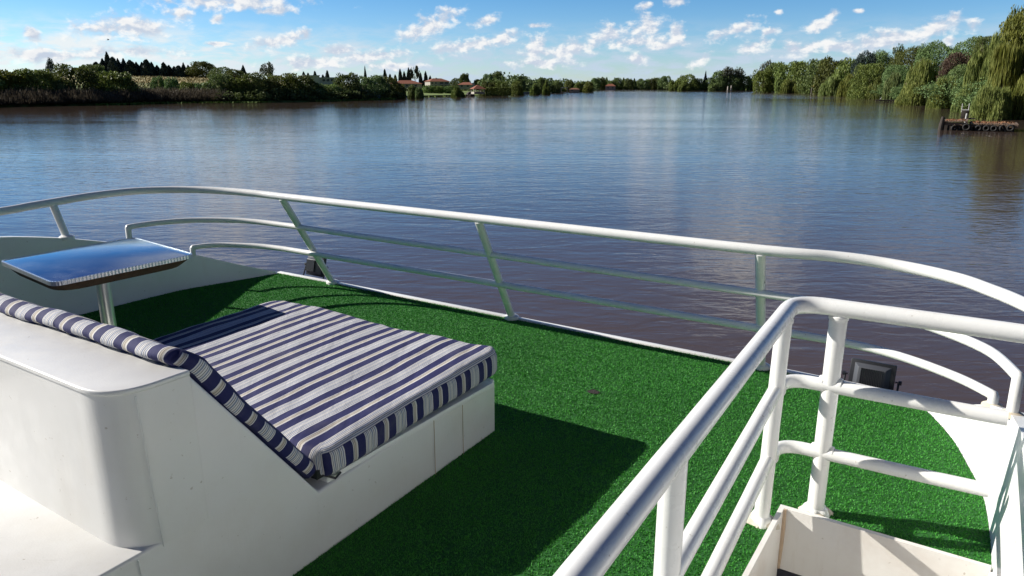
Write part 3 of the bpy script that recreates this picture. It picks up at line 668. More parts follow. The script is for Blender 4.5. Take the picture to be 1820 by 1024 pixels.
# ------------------------------------------------------------------ foliage generators
def leaf_quads(c, nrm, size, rg, asp=.6, flat_=.6):
    N = len(c)
    r = rg.normal(size=(N, 3)); r /= np.linalg.norm(r, axis=1)[:, None]
    nn = nrm*flat_+r; nn /= np.linalg.norm(nn, axis=1)[:, None]
    t = np.cross(nn, rg.normal(size=(N, 3))); t /= np.linalg.norm(t, axis=1)[:, None]
    b = np.cross(nn, t); s = size[:, None]
    return np.stack([c-t*s, c-b*s*asp, c+t*s, c+b*s*asp], 1)
def lobed(seed, n, lobes, size, zlo=.12, fill=.72, spread=1.0, core=.5):
    """unit crown: x,y in -1..1, z in 0..1; a lumpy dome plus lobes standing out of it"""
    rg = np.random.default_rng(seed); C = []; R = []
    for i in range(lobes):
        z = rg.uniform(max(zlo, 0)+.10, .84); rad = math.sqrt(max(.05, 1-((z-.42)/.62)**2))*fill*spread
        a = rg.uniform(0, 6.283); r = rad*math.sqrt(rg.uniform(.3, 1))
        C.append((r*math.cos(a), r*math.sin(a), z)); R.append(rg.uniform(.16, .36)*(1-.3*z))
    C = np.array(C); R = np.array(R); w = R**2/np.sum(R**2)
    n1 = int(n*(1-core)); idx = rg.choice(len(R), n1, p=w)
    d = rg.normal(size=(n1, 3)); d /= np.linalg.norm(d, axis=1)[:, None]
    rr = R[idx]*rg.uniform(.45, 1.1, n1)**.6
    c = C[idx]+d*rr[:, None]*np.array([1, 1, .62])
    n2 = n-n1; d2 = rg.normal(size=(n2, 3)); d2 /= np.linalg.norm(d2, axis=1)[:, None]
    k = rg.normal(size=(5, 3))*3.2; ph = rg.uniform(0, 6, 5)
    lump = 1+.10*np.sin(d2@k.T+ph).sum(1)/1.6
    c2 = d2*(lump*rg.uniform(.72, 1, n2)**.5)[:, None]*np.array([.80*spread, .80*spread, (.93-max(zlo, -.1))/2])
    c2[:, 2] += (.93+max(zlo, -.1))/2-.02
    c = np.concatenate([c, c2]); d = np.concatenate([d, d2])
    c[:, 2] = np.clip(c[:, 2], 0.0, 1.02)
    return leaf_quads(c, d, size*rg.uniform(.45, 1.2, n), rg)
def conifer(seed, n, size, cyl=.0, layers=11):
    rg = np.random.default_rng(seed); t = rg.uniform(0, 1, n)**.8; z = .06+.94*t
    rad = (1-z)*(1-cyl)+cyl*np.sqrt(np.clip(1-((z-.45)/.56)**2, .0, 1))
    rad *= .72+.28*np.abs(np.sin(z*layers*math.pi+rg.uniform(0, 1)))
    a = rg.uniform(0, 6.283, n); rad = rad*(1+.18*np.sin(a*3+z*9)); r = rad*rg.uniform(.35, 1, n)**.5
    c = np.stack([r*np.cos(a), r*np.sin(a), z-.05*r], 1); d = np.stack([np.cos(a), np.sin(a), np.full(n, .3)], 1)
    return leaf_quads(c, d, size*(1.15-.6*z)*rg.uniform(.6, 1.2, n), rg)
def willow(seed, n, size, lobes=12, lo=0.0):
    """hanging curtains of leaves over a lobed dome"""
    rg = np.random.default_rng(seed); C = []; 
    for i in range(lobes):
        a = rg.uniform(0, 6.283); r = .62*math.sqrt(rg.uniform(0, 1)); C.append((r*math.cos(a), r*math.sin(a), rg.uniform(.28, .38), rg.uniform(.62, 1.0)*(1-.35*r)))
    C = np.array(C); ns = n//9; idx = rg.integers(0, lobes, ns)
    a = rg.uniform(0, 6.283, ns); rr = np.sqrt(rg.uniform(.1, 1, ns)); L_ = C[idx]
    x = L_[:, 0]+np.cos(a)*rr*L_[:, 2]*1.05; y = L_[:, 1]+np.sin(a)*rr*L_[:, 2]*1.05
    ztop = L_[:, 3]*(1-.42*rr**2.5); ln = rg.uniform(.25, .75, ns)*ztop; zend = np.maximum(ztop-ln*(.6+.6*rr), lo+rg.uniform(0, .06, ns))
    out = []
    for s in range(9):
        f_ = (s+rg.uniform(0, 1, ns))/9; z = ztop+(zend-ztop)*f_
        cx = x*(1+.05*f_)+rg.normal(0, .012, ns); cy = y*(1+.05*f_)+rg.normal(0, .012, ns)
        c = np.stack([cx, cy, z], 1); w = size*rg.uniform(.3, .75, ns)[:, None]; h_ = size*rg.uniform(1.3, 2.8, ns)
        th = rg.uniform(0, 3.14, ns); t = np.stack([np.cos(th), np.sin(th), rg.normal(0, .15, ns)], 1); dn = np.stack([rg.normal(0, .12, ns), rg.normal(0, .12, ns), np.ones(ns)], 1)*h_[:, None]
        out.append(np.stack([c-t*w, c-dn, c+t*w, c+dn], 1))
    return np.concatenate(out)
def trunk_mesh(seed, r=.06, forks=5, zt=.75, spread=.5, r0=None):
    rg = random.Random(seed); q = MB()
    q.tube([(0, 0, -.06), (.01, 0, .12), (.02, .01, .3), (.0, .02, zt*.8)], [r*1.3, r, r*.8, r*.35], 8)
    for i in range(forks):
        a = i*6.283/forks+rg.uniform(-.4, .4); z0 = rg.uniform(.18, .45); z1 = min(.97, z0+rg.uniform(.25, .45)); R_ = spread*rg.uniform(.6, 1)
        q.tube([(0, 0, z0), (R_*.45*math.cos(a), R_*.45*math.sin(a), (z0+z1)/2), (R_*math.cos(a+.2), R_*math.sin(a+.2), z1)], [r*.55, r*.35, r*.08], 6)
    me = bpy.data.meshes.new('trunk'); me.from_pydata(q.v, [], q.f); me.materials.append(M['bark']); me.shade_smooth(); return me
PROTO = {}
def proto(kind, leafm, seed):
    k = (kind, leafm, seed)
    if k in PROTO: return PROTO[k]
    sd_ = seed*17+3
    if kind == 'broad': V = lobed(sd_, 6000, 24, .05, zlo=.10); T = trunk_mesh(sd_, .05)
    elif kind == 'bush': V = lobed(sd_, 5200, 22, .055, zlo=-.1, fill=.8); T = trunk_mesh(sd_, .04, zt=.5)
    elif kind == 'dense': V = lobed(sd_, 7500, 32, .042, zlo=-.1, fill=.8); T = trunk_mesh(sd_, .05)
    elif kind == 'fine': V = lobed(sd_, 20000, 46, .024, zlo=-.08, fill=.8); T = trunk_mesh(sd_, .05)
    elif kind == 'airy': V = lobed(sd_, 2600, 16, .045, zlo=.3, core=.15); T = trunk_mesh(sd_, .035, 9, .9, .75)
    elif kind == 'tuft': V = lobed(sd_, 1300, 8, .07, zlo=.45, core=.1); T = trunk_mesh(sd_, .035, 6, .9, .5)
    elif kind == 'pine': V = conifer(sd_, 3000, .16, .1); T = trunk_mesh(sd_, .03, 0)
    elif kind == 'spire': V = conifer(sd_, 2200, .2, .55, 6); T = trunk_mesh(sd_, .05, 0)
    elif kind == 'sparse': V = conifer(sd_, 420, .12, .25, 5); T = trunk_mesh(sd_, .03, 8, .95, .6)
    elif kind == 'willow': V = willow(sd_, 15000, .035); T = trunk_mesh(sd_, .05, 7, .7, .5)
    elif kind == 'bigwillow': V = willow(sd_, 42000, .019, 18); T = trunk_mesh(sd_, .04, 9, .8, .6)
    me = quads_mesh('crown', V, L[leafm]); PROTO[k] = (me, T); return PROTO[k]
CNT = {}
def tree(kind, leafm, x, ytop, wpx, Yd, label, cat='tree', name=None, group=None, seed=None, zb=None, deep=1.0, rot=None):
    rr_ = random.Random(int(x*13+ytop*7+Yd))
    base = gp(x, Yd)
    if zb is not None: base.z = zb
    h = zpx(ytop, Yd)-base.z; w = wpx/F*Yd/2*(1.25 if kind in ('dense', 'bush', 'broad', 'fine') else 1.0)*(1.12 if 1340 < x < 1720 else 1)
    cm, tm = proto(kind, leafm, seed if seed is not None else rr_.randint(1, 3))
    nm = name or {'pine': 'conifer', 'spire': 'cypress', 'sparse': 'conifer', 'willow': 'willow_tree', 'bigwillow': 'willow_tree', 'bush': 'bush'}.get(kind, 'broadleaf_tree')
    e_ = bpy.data.objects.new(nm, None); COL.objects.link(e_); e_.location = base; e_.empty_display_size = .5
    e_.scale = (w, w*deep, h/ .97); e_.rotation_euler = (0, 0, rr_.uniform(0, 6.28) if rot is None else rot)
    tag(e_, label, cat, group)
    for nm2, m_ in (('crown', cm), ('trunk', tm)):
        c_2 = bpy.data.objects.new(nm2, m_); COL.objects.link(c_2); c_2.parent = e_
    return e_

# ------------------------------------------------------------------ LEFT BANK
LB_ = [
 ('bush','mid',-30,118,90,166,'broad bushy tree cut by the left border of the photo above the reeds'),
 ('bush','mid',18,122,80,164,'bushy green tree second from the left border above the brown reeds'),
 ('dense','mid',56,120,74,168,'rounded green tree just left of the ragged leggy conifer'),
 ('dense','dark',88,124,50,180,'dark rounded tree directly below the ragged leggy conifer'),
 ('airy','conif',94,101,17,225,'ragged half bare conifer standing taller than the left bank bushes'),
 ('dense','dark',132,111,70,170,'large dark tree on the left bank beside the dry field edge'),
 ('bush','light',108,141,44,162,'pale green low bush in front of the large dark tree'),
 ('broad','dark',165,113,50,270,'dusky tree behind the left bank joining the conifer row'),
 ('bush','mid',202,125,66,172,'round green tree standing alone before the dry grass field'),
 ('bush','dark',226,141,28,186,'small dark bush at the right foot of the lone round tree'),
 ('dense','dark',362,108,42,385,'tall rounded dark tree at the right end of the conifer row'),
 ('broad','dark',344,118,26,392,'smaller dark tree tucked left of the tall rounded tree behind the field'),
 ('bush','dark',281,134,22,215,'small shrub in the lower left part of the dry field'),
 ('bush','dark',306,136,24,212,'dark shrub in the middle of the lower dry field'),
 ('bush','mid',333,144,26,200,'low green shrub below the right half of the dry field'),
 ('bush','dark',358,146,30,205,'low dark shrub below the tall rounded tree'),
 ('dense','dark',398,118,42,330,'dark tree with flat crown at the right edge of the dry field'),
 ('pine','conif',435,118,20,340,'dark pointed conifer left of the pale round tree'),
 ('dense','dark',418,122,34,325,'dark tree between the flat crowned tree and the pointed conifer'),
 ('dense','dark',394,129,52,186,'dark green tree in front of the flat crowned tree'),
 ('bush','mid',424,136,44,184,'green bush on the bank below the pointed conifer'),
 ('airy','pale',477,108,30,330,'pale rounded eucalyptus standing above the dark bank trees'),
 ('dense','dark',452,127,50,200,'dark tree at the left foot of the pale eucalyptus'),
 ('dense','mid',504,128,62,192,'green rounded tree just right of the pale eucalyptus'),
 ('dense','dark',474,138,54,180,'dark low tree on the bank under the pale eucalyptus'),
 ('dense','dark',537,132,52,200,'dark tree left of the long pale flat building'),
 ('bush','dark',556,146,46,192,'dark bush in front of the left end of the flat building'),
 ('bush','mid',584,148,44,198,'green bush below the middle of the flat building'),
 ('dense','dark',619,127,40,215,'taller dark tree immediately right of the long flat building'),
 ('dense','dark',600,150,48,200,'low dark tree on the waterside below the flat building'),
 ('dense','dark',646,134,46,215,'dark tree right of the taller tree beside the flat building'),
 ('dense','dark',667,132,44,218,'dark tree near the middle of the bank belt beside the slender conifer'),
 ('dense','dark',689,135,42,220,'dark tree at the right end of the dense bank belt'),
 ('bush','dark',704,150,24,232,'dark bush where the dense belt meets the mown lawn'),
 ('bush','light',634,151,15,214,'small pale rounded bush on the waterside right of the flat building'),
 ('bush','pale',648,160,28,212,'grey green waterside bush near the small blue sign'),
 ('bush','dark',668,156,30,213,'dark waterside bush behind the small blue sign'),
 ('bush','dark',690,158,34,218,'dark waterside bush right of the small blue sign'),
 ('pine','conif',650,121,11,300,'slender conifer rising above the dark belt right of the flat building'),
 ('tuft','pale',738,116,22,400,'leaning feathery tree standing above the red roofed houses'),
 ('broad','mid',712,148,18,262,'first small lawn tree next to the dense bank belt'),
 ('broad','dark',733,150,18,268,'second small tree on the mown lawn'),
 ('broad','dark',745,153,15,266,'third small tree on the mown lawn below the white house'),
 ('willow','mid',814,146,30,285,'round weeping willow on the lawn near the tiled gazebo'),
 ('bush','mid',761,151,20,345,'clipped green shrub at the left below the white house'),
 ('bush','mid',779,152,20,345,'clipped green shrub in the middle below the white house'),
 ('bush','mid',796,152,19,345,'clipped green shrub at the right below the white house'),
 ('broad','dark',826,129,18,420,'dark tree rising behind the tiled gazebo'),
 ('dense','dark',812,138,26,430,'dark tree behind the right end of the white house'),
 ('broad','dark',852,140,24,420,'dark tree between gazebo roof and the big round crown'),
 ('dense','dark',868,130,22,400,'dark rounded tree left of the big round crown above the clipped hedge'),
 ('dense','dark',883,125,26,400,'big dark round crown above the clipped hedge'),
 ('dense','dark',866,143,26,330,'dark tree directly behind the clipped hedge at its left end'),
 ('dense','mid',890,142,26,330,'green tree directly behind the clipped hedge at its right end'),
 ('dense','mid',918,142,22,345,'green tree at the waterside right of the clipped hedge'),
 ('broad','dark',925,134,18,420,'taller dark tree behind the waterside right of the hedge'),
 ('willow','mid',951,144,22,360,'weeping tree at the waterside, left one of the two before the pale pavilion'),
 ('dense','dark',963,137,20,440,'dark round tree behind the pair of waterside weeping trees'),
 ('willow','mid',972,141,20,370,'weeping tree at the waterside, right one of the two before the pale pavilion'),
 ('dense','dark',990,142,22,440,'dark weeping crown just left of the pale pavilion'),
 ('broad','light',1012,141,18,560,'light green tree above the pale pavilion'),
 ('broad','mid',1030,145,18,520,'green tree right of the brown roofed hut'),
 ('dense','mid',1046,143,18,490,'green rounded tree at the tip of the far lawn'),
 ('broad','dark',937,138,16,500,'narrow dark tree between the hedge end and the weeping pair'),
]
for t_ in LB_:
    if t_[5] < 240: t_ = t_[:5]+(max(t_[5], shore(t_[2])+3.5+t_[4]/F*t_[5]*.5),)+t_[6:]
    tree(*t_[:6], t_[6], cat='bush' if t_[0] == 'bush' and 'tree' not in t_[6] else 'tree', name='broadleaf_tree' if 'tree' in t_[6] and t_[0] == 'bush' else None)
ordn = ['first', 'second', 'third', 'fourth', 'fifth', 'sixth', 'seventh', 'eighth', 'ninth', 'tenth', 'eleventh', 'twelfth', 'thirteenth', 'fourteenth', 'fifteenth', 'sixteenth', 'seventeenth', 'eighteenth', 'nineteenth']
row = [(176,112,14),(188,106,16),(197,95,15),(206,104,14),(215,106,14),(225,106,15),(236,109,16),(247,112,16),(257,112,15),(265,108,14),(274,112,15),(283,117,15),(295,113,11),(304,117,15),(313,119,16),(321,118,13),(330,113,11),(338,117,13)]
for i, (x, yt, w) in enumerate(row):
    tree('pine' if i % 3 else 'spire', 'conif', x, yt, w*1.5, 380+(i % 3)*6, f'dark conifer in the row along the dry field top, {ordn[i]} from the left', group='conifers in a row behind the dry field')
for i, (x, yt) in enumerate([(541,129),(549,131),(561,128),(575,134),(583,127)]):
    tree('spire', 'conif', x, yt, 9, 420, f'small distant conifer above the flat pale building, {ordn[i]} from the left', group='small conifers behind the flat building')
for i, (x, yt) in enumerate([(685,126),(694,134),(703,135),(712,126),(719,130),(727,124),(748,132),(757,130),(765,137)]):
    tree('spire', 'conif', x, yt, 10, 390, f'dark cypress behind the red roofed houses, {ordn[i]} from the left', group='cypresses behind the red roofed houses')
far = [1058,1068,1078,1088,1098,1108,1117,1127,1137,1147,1158,1168,1178,1186]
fy = [138,136,139,141,137,140,138,141,139,140,138,137,134,134]
for i, (x, yt) in enumerate(zip(far, fy)):
    tree('pine' if i in (2, 5, 7) else 'dense', 'dark', x, yt, 17, 860+12*(i % 3), f'tree on the distant shore closing the river, {ordn[i]} from the left', group='trees along the distant far shore')
FB = [(1202,139,30,'willow','mid'),(1222,131,38,'dense','mid'),(1240,138,26,'dense','dark'),(1253,129,12,'pine','conif'),(1262,137,26,'dense','dark'),(1277,124,28,'dense','dark'),(1290,117,32,'airy','pale'),(1310,117,34,'airy','pale'),(1300,130,36,'dense','dark'),(1322,131,26,'dense','mid'),(1335,138,16,'willow','light'),(1215,146,34,'willow','mid'),(1272,145,24,'bush','dark')]
fl_ = ['weeping tree at the left tip of the right hand point','broad rounded green tree near the left tip of the right hand point','dark tree left of the thin spire on the far point','thin dark spire shaped conifer on the far point','dark tree right of the thin spire','dark rounded tree left of the two tall feathery trees','left one of two tall feathery trees above the white posts','right one of two tall feathery trees above the white posts','dark tree behind the two white posts','green tree right of the white posts','yellow green weeping tree left of the white canopy boat','low weeping tree trailing to the water at the far point','low dark bush left of the two white posts']
for (x, yt, w, kd, lm), lb in zip(FB, fl_): tree(kd, lm, x, yt, w, 640 if yt > 140 else 680, lb, cat='bush' if kd == 'bush' else 'tree')

# ------------------------------------------------------------------ RIGHT BANK
RB_ = [
 ('airy','pale',1358,104,26,520,'twiggy pale topped tree at the left end of the tall right bank wood'),
 ('dense','mid',1356,120,30,480,'yellow green tree below the twiggy topped tree'),
 ('dense','dark',1376,108,36,500,'dark rounded tree second in the tall right bank wood'),
 ('dense','mid',1398,107,38,470,'olive tree with flat crown above the white canopy boat'),
 ('dense','mid',1424,106,40,450,'green tree above the pale orange roof, left side'),
 ('willow','willow',1412,134,44,430,'weeping tree on the waterside right of the white canopy boat'),
 ('willow','mid',1440,136,34,405,'weeping tree touching the left side of the orange roof'),
 ('dense','dark',1452,102,44,400,'dark broad tree above the pale orange roof, right side'),
 ('dense','dark',1478,98,46,360,'dark green tree left of the black evergreen'),
 ('dense','mid',1506,101,44,330,'brighter green tree in front of the black evergreen'),
 ('fine','conif',1533,90,40,300,'black evergreen rising over the right bank wood'),
 ('dense','dark',1556,89,46,310,'dark tree right of the black evergreen'),
 ('airy','dark',1591,75,28,300,'thin crowned twiggy tree standing above the wood'),
 ('dense','dark',1616,82,50,280,'massive dark tree beside the thin crowned twiggy tree'),
 ('dense','mid',1545,108,54,255,'large leafy green tree above the plank jetty'),
 ('bush','dark',1590,112,40,245,'shadowy tree between the leafy green tree and the dark weeping crown'),
 ('willow','willow',1480,129,46,330,'weeping tree trailing to the water right of the orange roof'),
 ('willow','willow',1510,124,40,300,'weeping tree left of the plank jetty, behind the reeds'),
 ('willow','mid',1536,134,34,285,'weeping tree directly behind the plank jetty'),
 ('willow','light',1565,125,46,250,'pale weeping tree above the right end of the plank jetty'),
 ('willow','light',1590,120,40,215,'weeping tree behind the small dark pontoon'),
 ('willow','willow',1640,92,70,185,'dark draped weeping tree with shaggy dome behind the yellow willow'),
 ('bigwillow','willow',1628,131,74,172,'yellow green willow curtain reaching the water right of the dark pontoon'),
 ('dense','dark',1655,72,56,230,'tall dark tree behind the shaggy dome'),
 ('dense','copper',1694,88,44,165,'copper brown leaved tree between the dark trees'),
 ('dense','dark',1712,62,60,195,'dark high tree left of the tallest willow'),
 ('dense','dark',1742,58,50,170,'dark tree partly hidden behind the tallest willow'),
 ('bush','dark',1700,112,56,150,'olive bushy tree below the copper leaved tree'),
 ('bigwillow','willow',1686,124,66,148,'willow with long strands above the tiny floating platform'),
 ('bigwillow','willow',1722,140,58,125,'low rounded willow hanging over the swim ladder'),
 ('bigwillow','willow',1752,46,84,128,'tall willow dome with ragged left shoulder near the right border'),
 ('bigwillow','willow',1790,95,110,112,'wide drooping willow mass behind the tyre hung jetty'),
 ('bigwillow','willow',1768,138,76,100,'front willow whose strands brush the tyre hung jetty'),
 ('bigwillow','willow',1850,90,110,100,'willow cut by the right border of the photo'),
 ('bigwillow','willow',1940,60,130,100,'large willow standing outside the right border'),
]
for t_ in RB_[:-1]:
    if t_[0] in ('dense', 'bush') and t_[5] < 320: t_ = ('fine',)+t_[1:]
    tree(*t_[:6], t_[6])
# the tallest willow: bare arching limbs under a high crown
e_ = tree('willow', 'willow', 1808, 10, 96, 104, 'tallest willow of all with open arching limbs and high crown at the right border', seed=9)
for ch in list(e_.children):
    if ch.name.startswith('crown'):
        rg = np.random.default_rng(77)
        V = willow(77, 24000, .022, 14, lo=.62); V[:, :, 2] = .60+(V[:, :, 2]-.62)*1.05
        V2 = lobed(78, 6000, 18, .028, zlo=.7, fill=.8); V2 = V2[V2[:, 0, 2] > .66]
        ch.data = quads_mesh('crown', np.concatenate([V, V2]), L['willow'])
    else:
        q = MB(); rn = random.Random(5)
        q.tube([(0, 0, -.02), (.02, 0, .25), (-.05, .02, .45), (.05, 0, .62)], [.075, .055, .045, .03], 10)
        for i in range(11):
            a = i*.571+rn.uniform(-.2, .2); R_ = rn.uniform(.45, .85); z0 = rn.uniform(.3, .55)
            q.tube([(0, 0, z0), (R_*.4*math.cos(a), R_*.4*math.sin(a), z0+.16), (R_*.8*math.cos(a+.2), R_*.8*math.sin(a+.2), z0+.24), (R_*math.cos(a+.4), R_*math.sin(a+.4), z0+.2+rn.uniform(0, .2))], [.032, .024, .014, .005], 8, 3)
        me = bpy.data.meshes.new('trunk'); me.from_pydata(q.v, [], q.f); me.materials.append(M['bark']); me.shade_smooth(); ch.data = me

# ------------------------------------------------------------------ undergrowth belts (stuff)
def belt(name, xr, step, hr, dr, leafm, n, size, seed, wf=1.0):
    rg = random.Random(seed); rn = np.random.default_rng(seed); out = []
    x = xr[0]
    while x < xr[1]:
        Yd = shore(x)+rg.uniform(*dr); h = rg.uniform(*hr); w = h*rg.uniform(.9, 1.6)*wf
        if leafm == 'reed':
            m_ = n*3; a_ = rn.uniform(0, 6.283, m_); r_ = np.sqrt(rn.uniform(0, 1, m_)); zt_ = (1-.55*r_**2)*rn.uniform(.55, 1, m_); zc = zt_*rn.uniform(.35, 1, m_)
            c_ = np.stack([r_*np.cos(a_)*w, r_*np.sin(a_)*w, zc*h], 1); th_ = rn.uniform(0, 3.14, m_)
            t2 = np.stack([np.cos(th_), np.sin(th_), 0*th_], 1)*.055; uq = np.stack([rn.normal(0, .18, m_), rn.normal(0, .18, m_), np.ones(m_)], 1)*.42
            V = np.stack([c_-t2, c_-uq, c_+t2, c_+uq], 1)
        else: V = lobed(rg.randint(0, 9999), n, 7, size, zlo=-.1, fill=.8, core=.4)*np.array([w, w, h])
        b_ = gp(x, Yd); b_.z = min(b_.z, .6)
        out.append(V+np.array(b_)); x += step*rg.uniform(.6, 1.4)
    me = quads_mesh(name, np.concatenate(out), L[leafm]); o_ = bpy.data.objects.new(name, me); COL.objects.link(o_); return tag(o_, kind='stuff')
tag(belt('brown_reeds', (-160, 400), 4.0, (2.2, 3.9), (1.0, 6), 'reed', 420, .085, 3), 'dense brown reeds lining the left bank waterline')
tag(belt('bank_scrub', (-160, 705), 10, (2.0, 3.8), (8, 26), 'scrub', 520, .085, 5), 'dark tangled scrub covering the left bank behind the reeds')
tag(belt('waterside_scrub', (400, 706), 6, (1.8, 3.6), (.5, 5), 'scrub', 420, .085, 6), 'low dark scrub along the waterline of the left bank')
tag(belt('distant_wood', (880, 1200), 5, (7, 11), (30, 80), 'scrub', 300, .09, 7), 'low dark mass of woodland behind the distant shore')
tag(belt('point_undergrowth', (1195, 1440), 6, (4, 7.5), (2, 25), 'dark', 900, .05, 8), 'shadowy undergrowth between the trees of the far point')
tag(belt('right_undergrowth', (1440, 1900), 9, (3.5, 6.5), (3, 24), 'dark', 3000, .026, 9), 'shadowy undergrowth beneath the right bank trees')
tag(belt('bank_hedgerow', (540, 900), 9, (2.5, 5), (85, 130), 'dark', 300, .09, 12), 'dark hedgerow growing between the houses and the bank')
rg = np.random.default_rng(12); out = []
for (x0, x1, n_) in ((165, 345, 2600), (350, 480, 2200), (560, 700, 1500), (720, 840, 500)):
    xx = rg.uniform(x0, x1, n_); t = rg.uniform(-2.6, .6, n_)
    c = np.array([[ (shore(a_)+b_)*(a_-910)/F*CP, shore(a_)+b_, .08+.12*rg.random()] for a_, b_ in zip(xx, t)])
    out.append(leaf_quads(c, np.tile([0, 0, 1.], (n_, 1)), rg.uniform(.15, .4, n_), rg, .7, 1.2))
me = quads_mesh('water_weed', np.concatenate(out), M['weed']); o = bpy.data.objects.new('water_weed', me); COL.objects.link(o); tag(o, 'bright green weed floating along the left waterline', kind='stuff')
rg = np.random.default_rng(14); n_ = 9000; xx = rg.uniform(150, 420, n_); t = rg.uniform(30, 235, n_)
c = np.array([list(gp(a_, shore(a_)+b_)+Vector((0, 0, .15))) for a_, b_ in zip(xx, t)])
me = quads_mesh('dry_grass', leaf_quads(c, np.tile([0, -1., .2], (n_, 1)), rg.uniform(.2, .5, n_), rg), flat('straw', (.30, .23, .09), (.40, .33, .15))); o = bpy.data.objects.new('dry_grass', me); COL.objects.link(o); tag(o, 'straw coloured dry grass on the rising field', kind='stuff')

# ------------------------------------------------------------------ BUILDINGS
def local(x, Yd, yaw=0., z=None):
    b_ = gp(x, Yd)
    if z is not None: b_.z = z
    Rm = Matrix.Translation(b_) @ Matrix.Rotation(-math.atan2(b_.x, b_.y)+yaw, 4, 'Z')
    return b_, lambda a, b, c: Rm @ Vector((a, b, c))
def hip(q, fn, w, d, z, h, ov=.5, ridge=.4):
    w2, d2 = w/2+ov, d/2+ov; r = w2*ridge
    vs = [fn(-w2, -d2, z), fn(w2, -d2, z), fn(w2, d2, z), fn(-w2, d2, z), fn(-r, 0, z+h), fn(r, 0, z+h)]
    q.add(vs, [(0, 1, 5, 4), (1, 2, 5), (2, 3, 4, 5), (3, 0, 4), (3, 2, 1, 0)])
def squash(e_, f_):
    e_.scale = (f_[0], f_[0], f_[1]); return e_
def house(x, Yd, w, d, h, rh, label, wins, name='house', roofm='tile', wallm='plaster', yaw=0., z=None, ridge=.4, wing=None):
    b_, fn = local(x, Yd, yaw, z); e_ = empty(name, b_, label, 'house')
    q = MB(); q.box((-w/2, -d/2, -1), (w/2, d/2, h), fn); wo_ = q.build('wall', M[wallm], e_)
    q = MB(); hip(q, fn, w, d, h+.01, rh, .5, ridge); q.build('roof', M[roofm], e_)
    if wing:
        ww, wd, wh, wx = wing; f2 = lambda a, b, c: fn(a+wx, b-d/2-wd/2+.3, c)
        q = MB(); q.box((-ww/2, -wd/2, -1), (ww/2, wd/2, wh), f2); q.build('wall', M[wallm], e_)
        q = MB(); hip(q, f2, ww, wd, wh+.01, rh*.7, .4, .2); q.build('roof', M[roofm], e_)
    e_.scale = (1, 1, 1)
    for (wx, wz, ww, wh) in wins:
        q = MB(); q.box((wx-ww/2, -d/2-.05, wz), (wx+ww/2, -d/2+.02, wz+wh), fn); wn = q.build('window', M['window'], e_)
        q = MB(); q.box((wx-ww/2-.1, -d/2-.12, wz-.15), (wx+ww/2+.1, -d/2-.055, wz-.02), fn); q.build('sill', M['whitew'], wn)
    return e_, fn
e_, fn = house(777, 372, 11.5, 9, 4.6, 2.3, 'two storey white walled house with hipped red tiled roof', [(-4.5, 2.9, .9, 1.1), (-2.4, 2.9, .9, 1.1), (-4.5, .6, .9, 1.3), (-2.4, .6, .9, 1.3), (1.0, 2.8, 2.2, 1.3), (4.0, 2.8, 2.0, 1.3), (1.0, .4, 2.0, 1.8), (4.0, .4, 2.0, 1.8)], wing=None, yaw=.35, z=3.2); squash(e_, (.85, .64))
q = MB(); q.box((-1, -.3, 6.3), (-.2, .5, 7.3), fn); q.build('chimney', M['plaster'], e_)
q = MB(); q.box((.0, -5.7, 2.3), (5.6, -4.62, 2.5), fn); q.build('balcony', M['whitew'], e_)
house(722, 380, 17, 10, 2.8, 2.6, 'low long red roofed house partly hidden behind lawn trees', [(-5, .8, 1.4, 1.3), (0, .8, 1.4, 1.3), (5, .8, 1.4, 1.3)], yaw=.1, z=3.4)[0].scale = (.85, .85, .62)
house(829, 350, 8, 7, 2.4, 1.8, 'small red roofed house half hidden behind the willow and gazebo', [(-2, .8, 1.2, 1.1), (1.5, .8, 1.2, 1.1)], yaw=-.2, z=3.2)[0].scale = (.8, .8, .6)
house(1085, 800, 13, 8, 3.6, 2.8, 'distant pink walled house with red roof on the far shore', [(-3, .8, 2, 1.4), (3, .8, 2, 1.4)], z=.8)[0].scale = (.8, .8, .8)
hut_ = house(1021, 470, 9, 6, 1.8, 1.2, 'low brown roofed waterside hut right of the pale pavilion', [(-2, .5, 1.4, 1)], name='hut', roofm='thatch', z=.7)[0]; hut_['category'] = 'hut'; hut_.scale = (.7, .7, .7)
# flat pale building
b_, fn = local(571, 335, .1, 5.2); e_ = empty('flat_building', b_, 'long flat roofed pale building behind the dark bank trees', 'building')
q = MB(); q.box((-7, -5, -2), (-1, 6, 3.0), fn); q.box((-.98, -4, -2), (7, 6, 2.2), fn); q.build('wall', M['whitew'], e_)
q = MB(); q.box((-7.4, -5.4, 3.02), (-.8, 6.3, 3.35), fn); q.box((-.9, -4.3, 2.22), (7.4, 6.3, 2.5), fn); q.build('roof', M['roofgrey'], e_)
for i in range(4):
    q = MB(); q.box((0.2+i*1.8, -4.05, .8), (1.4+i*1.8, -3.96, 1.8), fn); q.build('window', M['window'], e_)
# tiled gazebo
b_, fn = local(849, 300, .3, 1.3); e_ = empty('gazebo', b_, 'open garden gazebo with pyramid red tiled roof near the water', 'gazebo'); e_.scale = (.95, .95, .8)
q = MB(); hip(q, fn, 4.6, 4.6, 2.1, 2.0, .5, .02); q.build('roof', M['tile'], e_)
for sx in (-1, 0, 1):
    for sy in (-1, 1):
        q = MB(); q.box((sx*2.1-.14, sy*2.1-.14, -.3), (sx*2.1+.14, sy*2.1+.14, 2.08), fn); q.build('post', M['plaster'], e_)
q = MB(); q.box((-2.2, -1.9, -.3), (2.2, 2.3, .75), fn); q.build('low_wall', M['plaster'], e_)
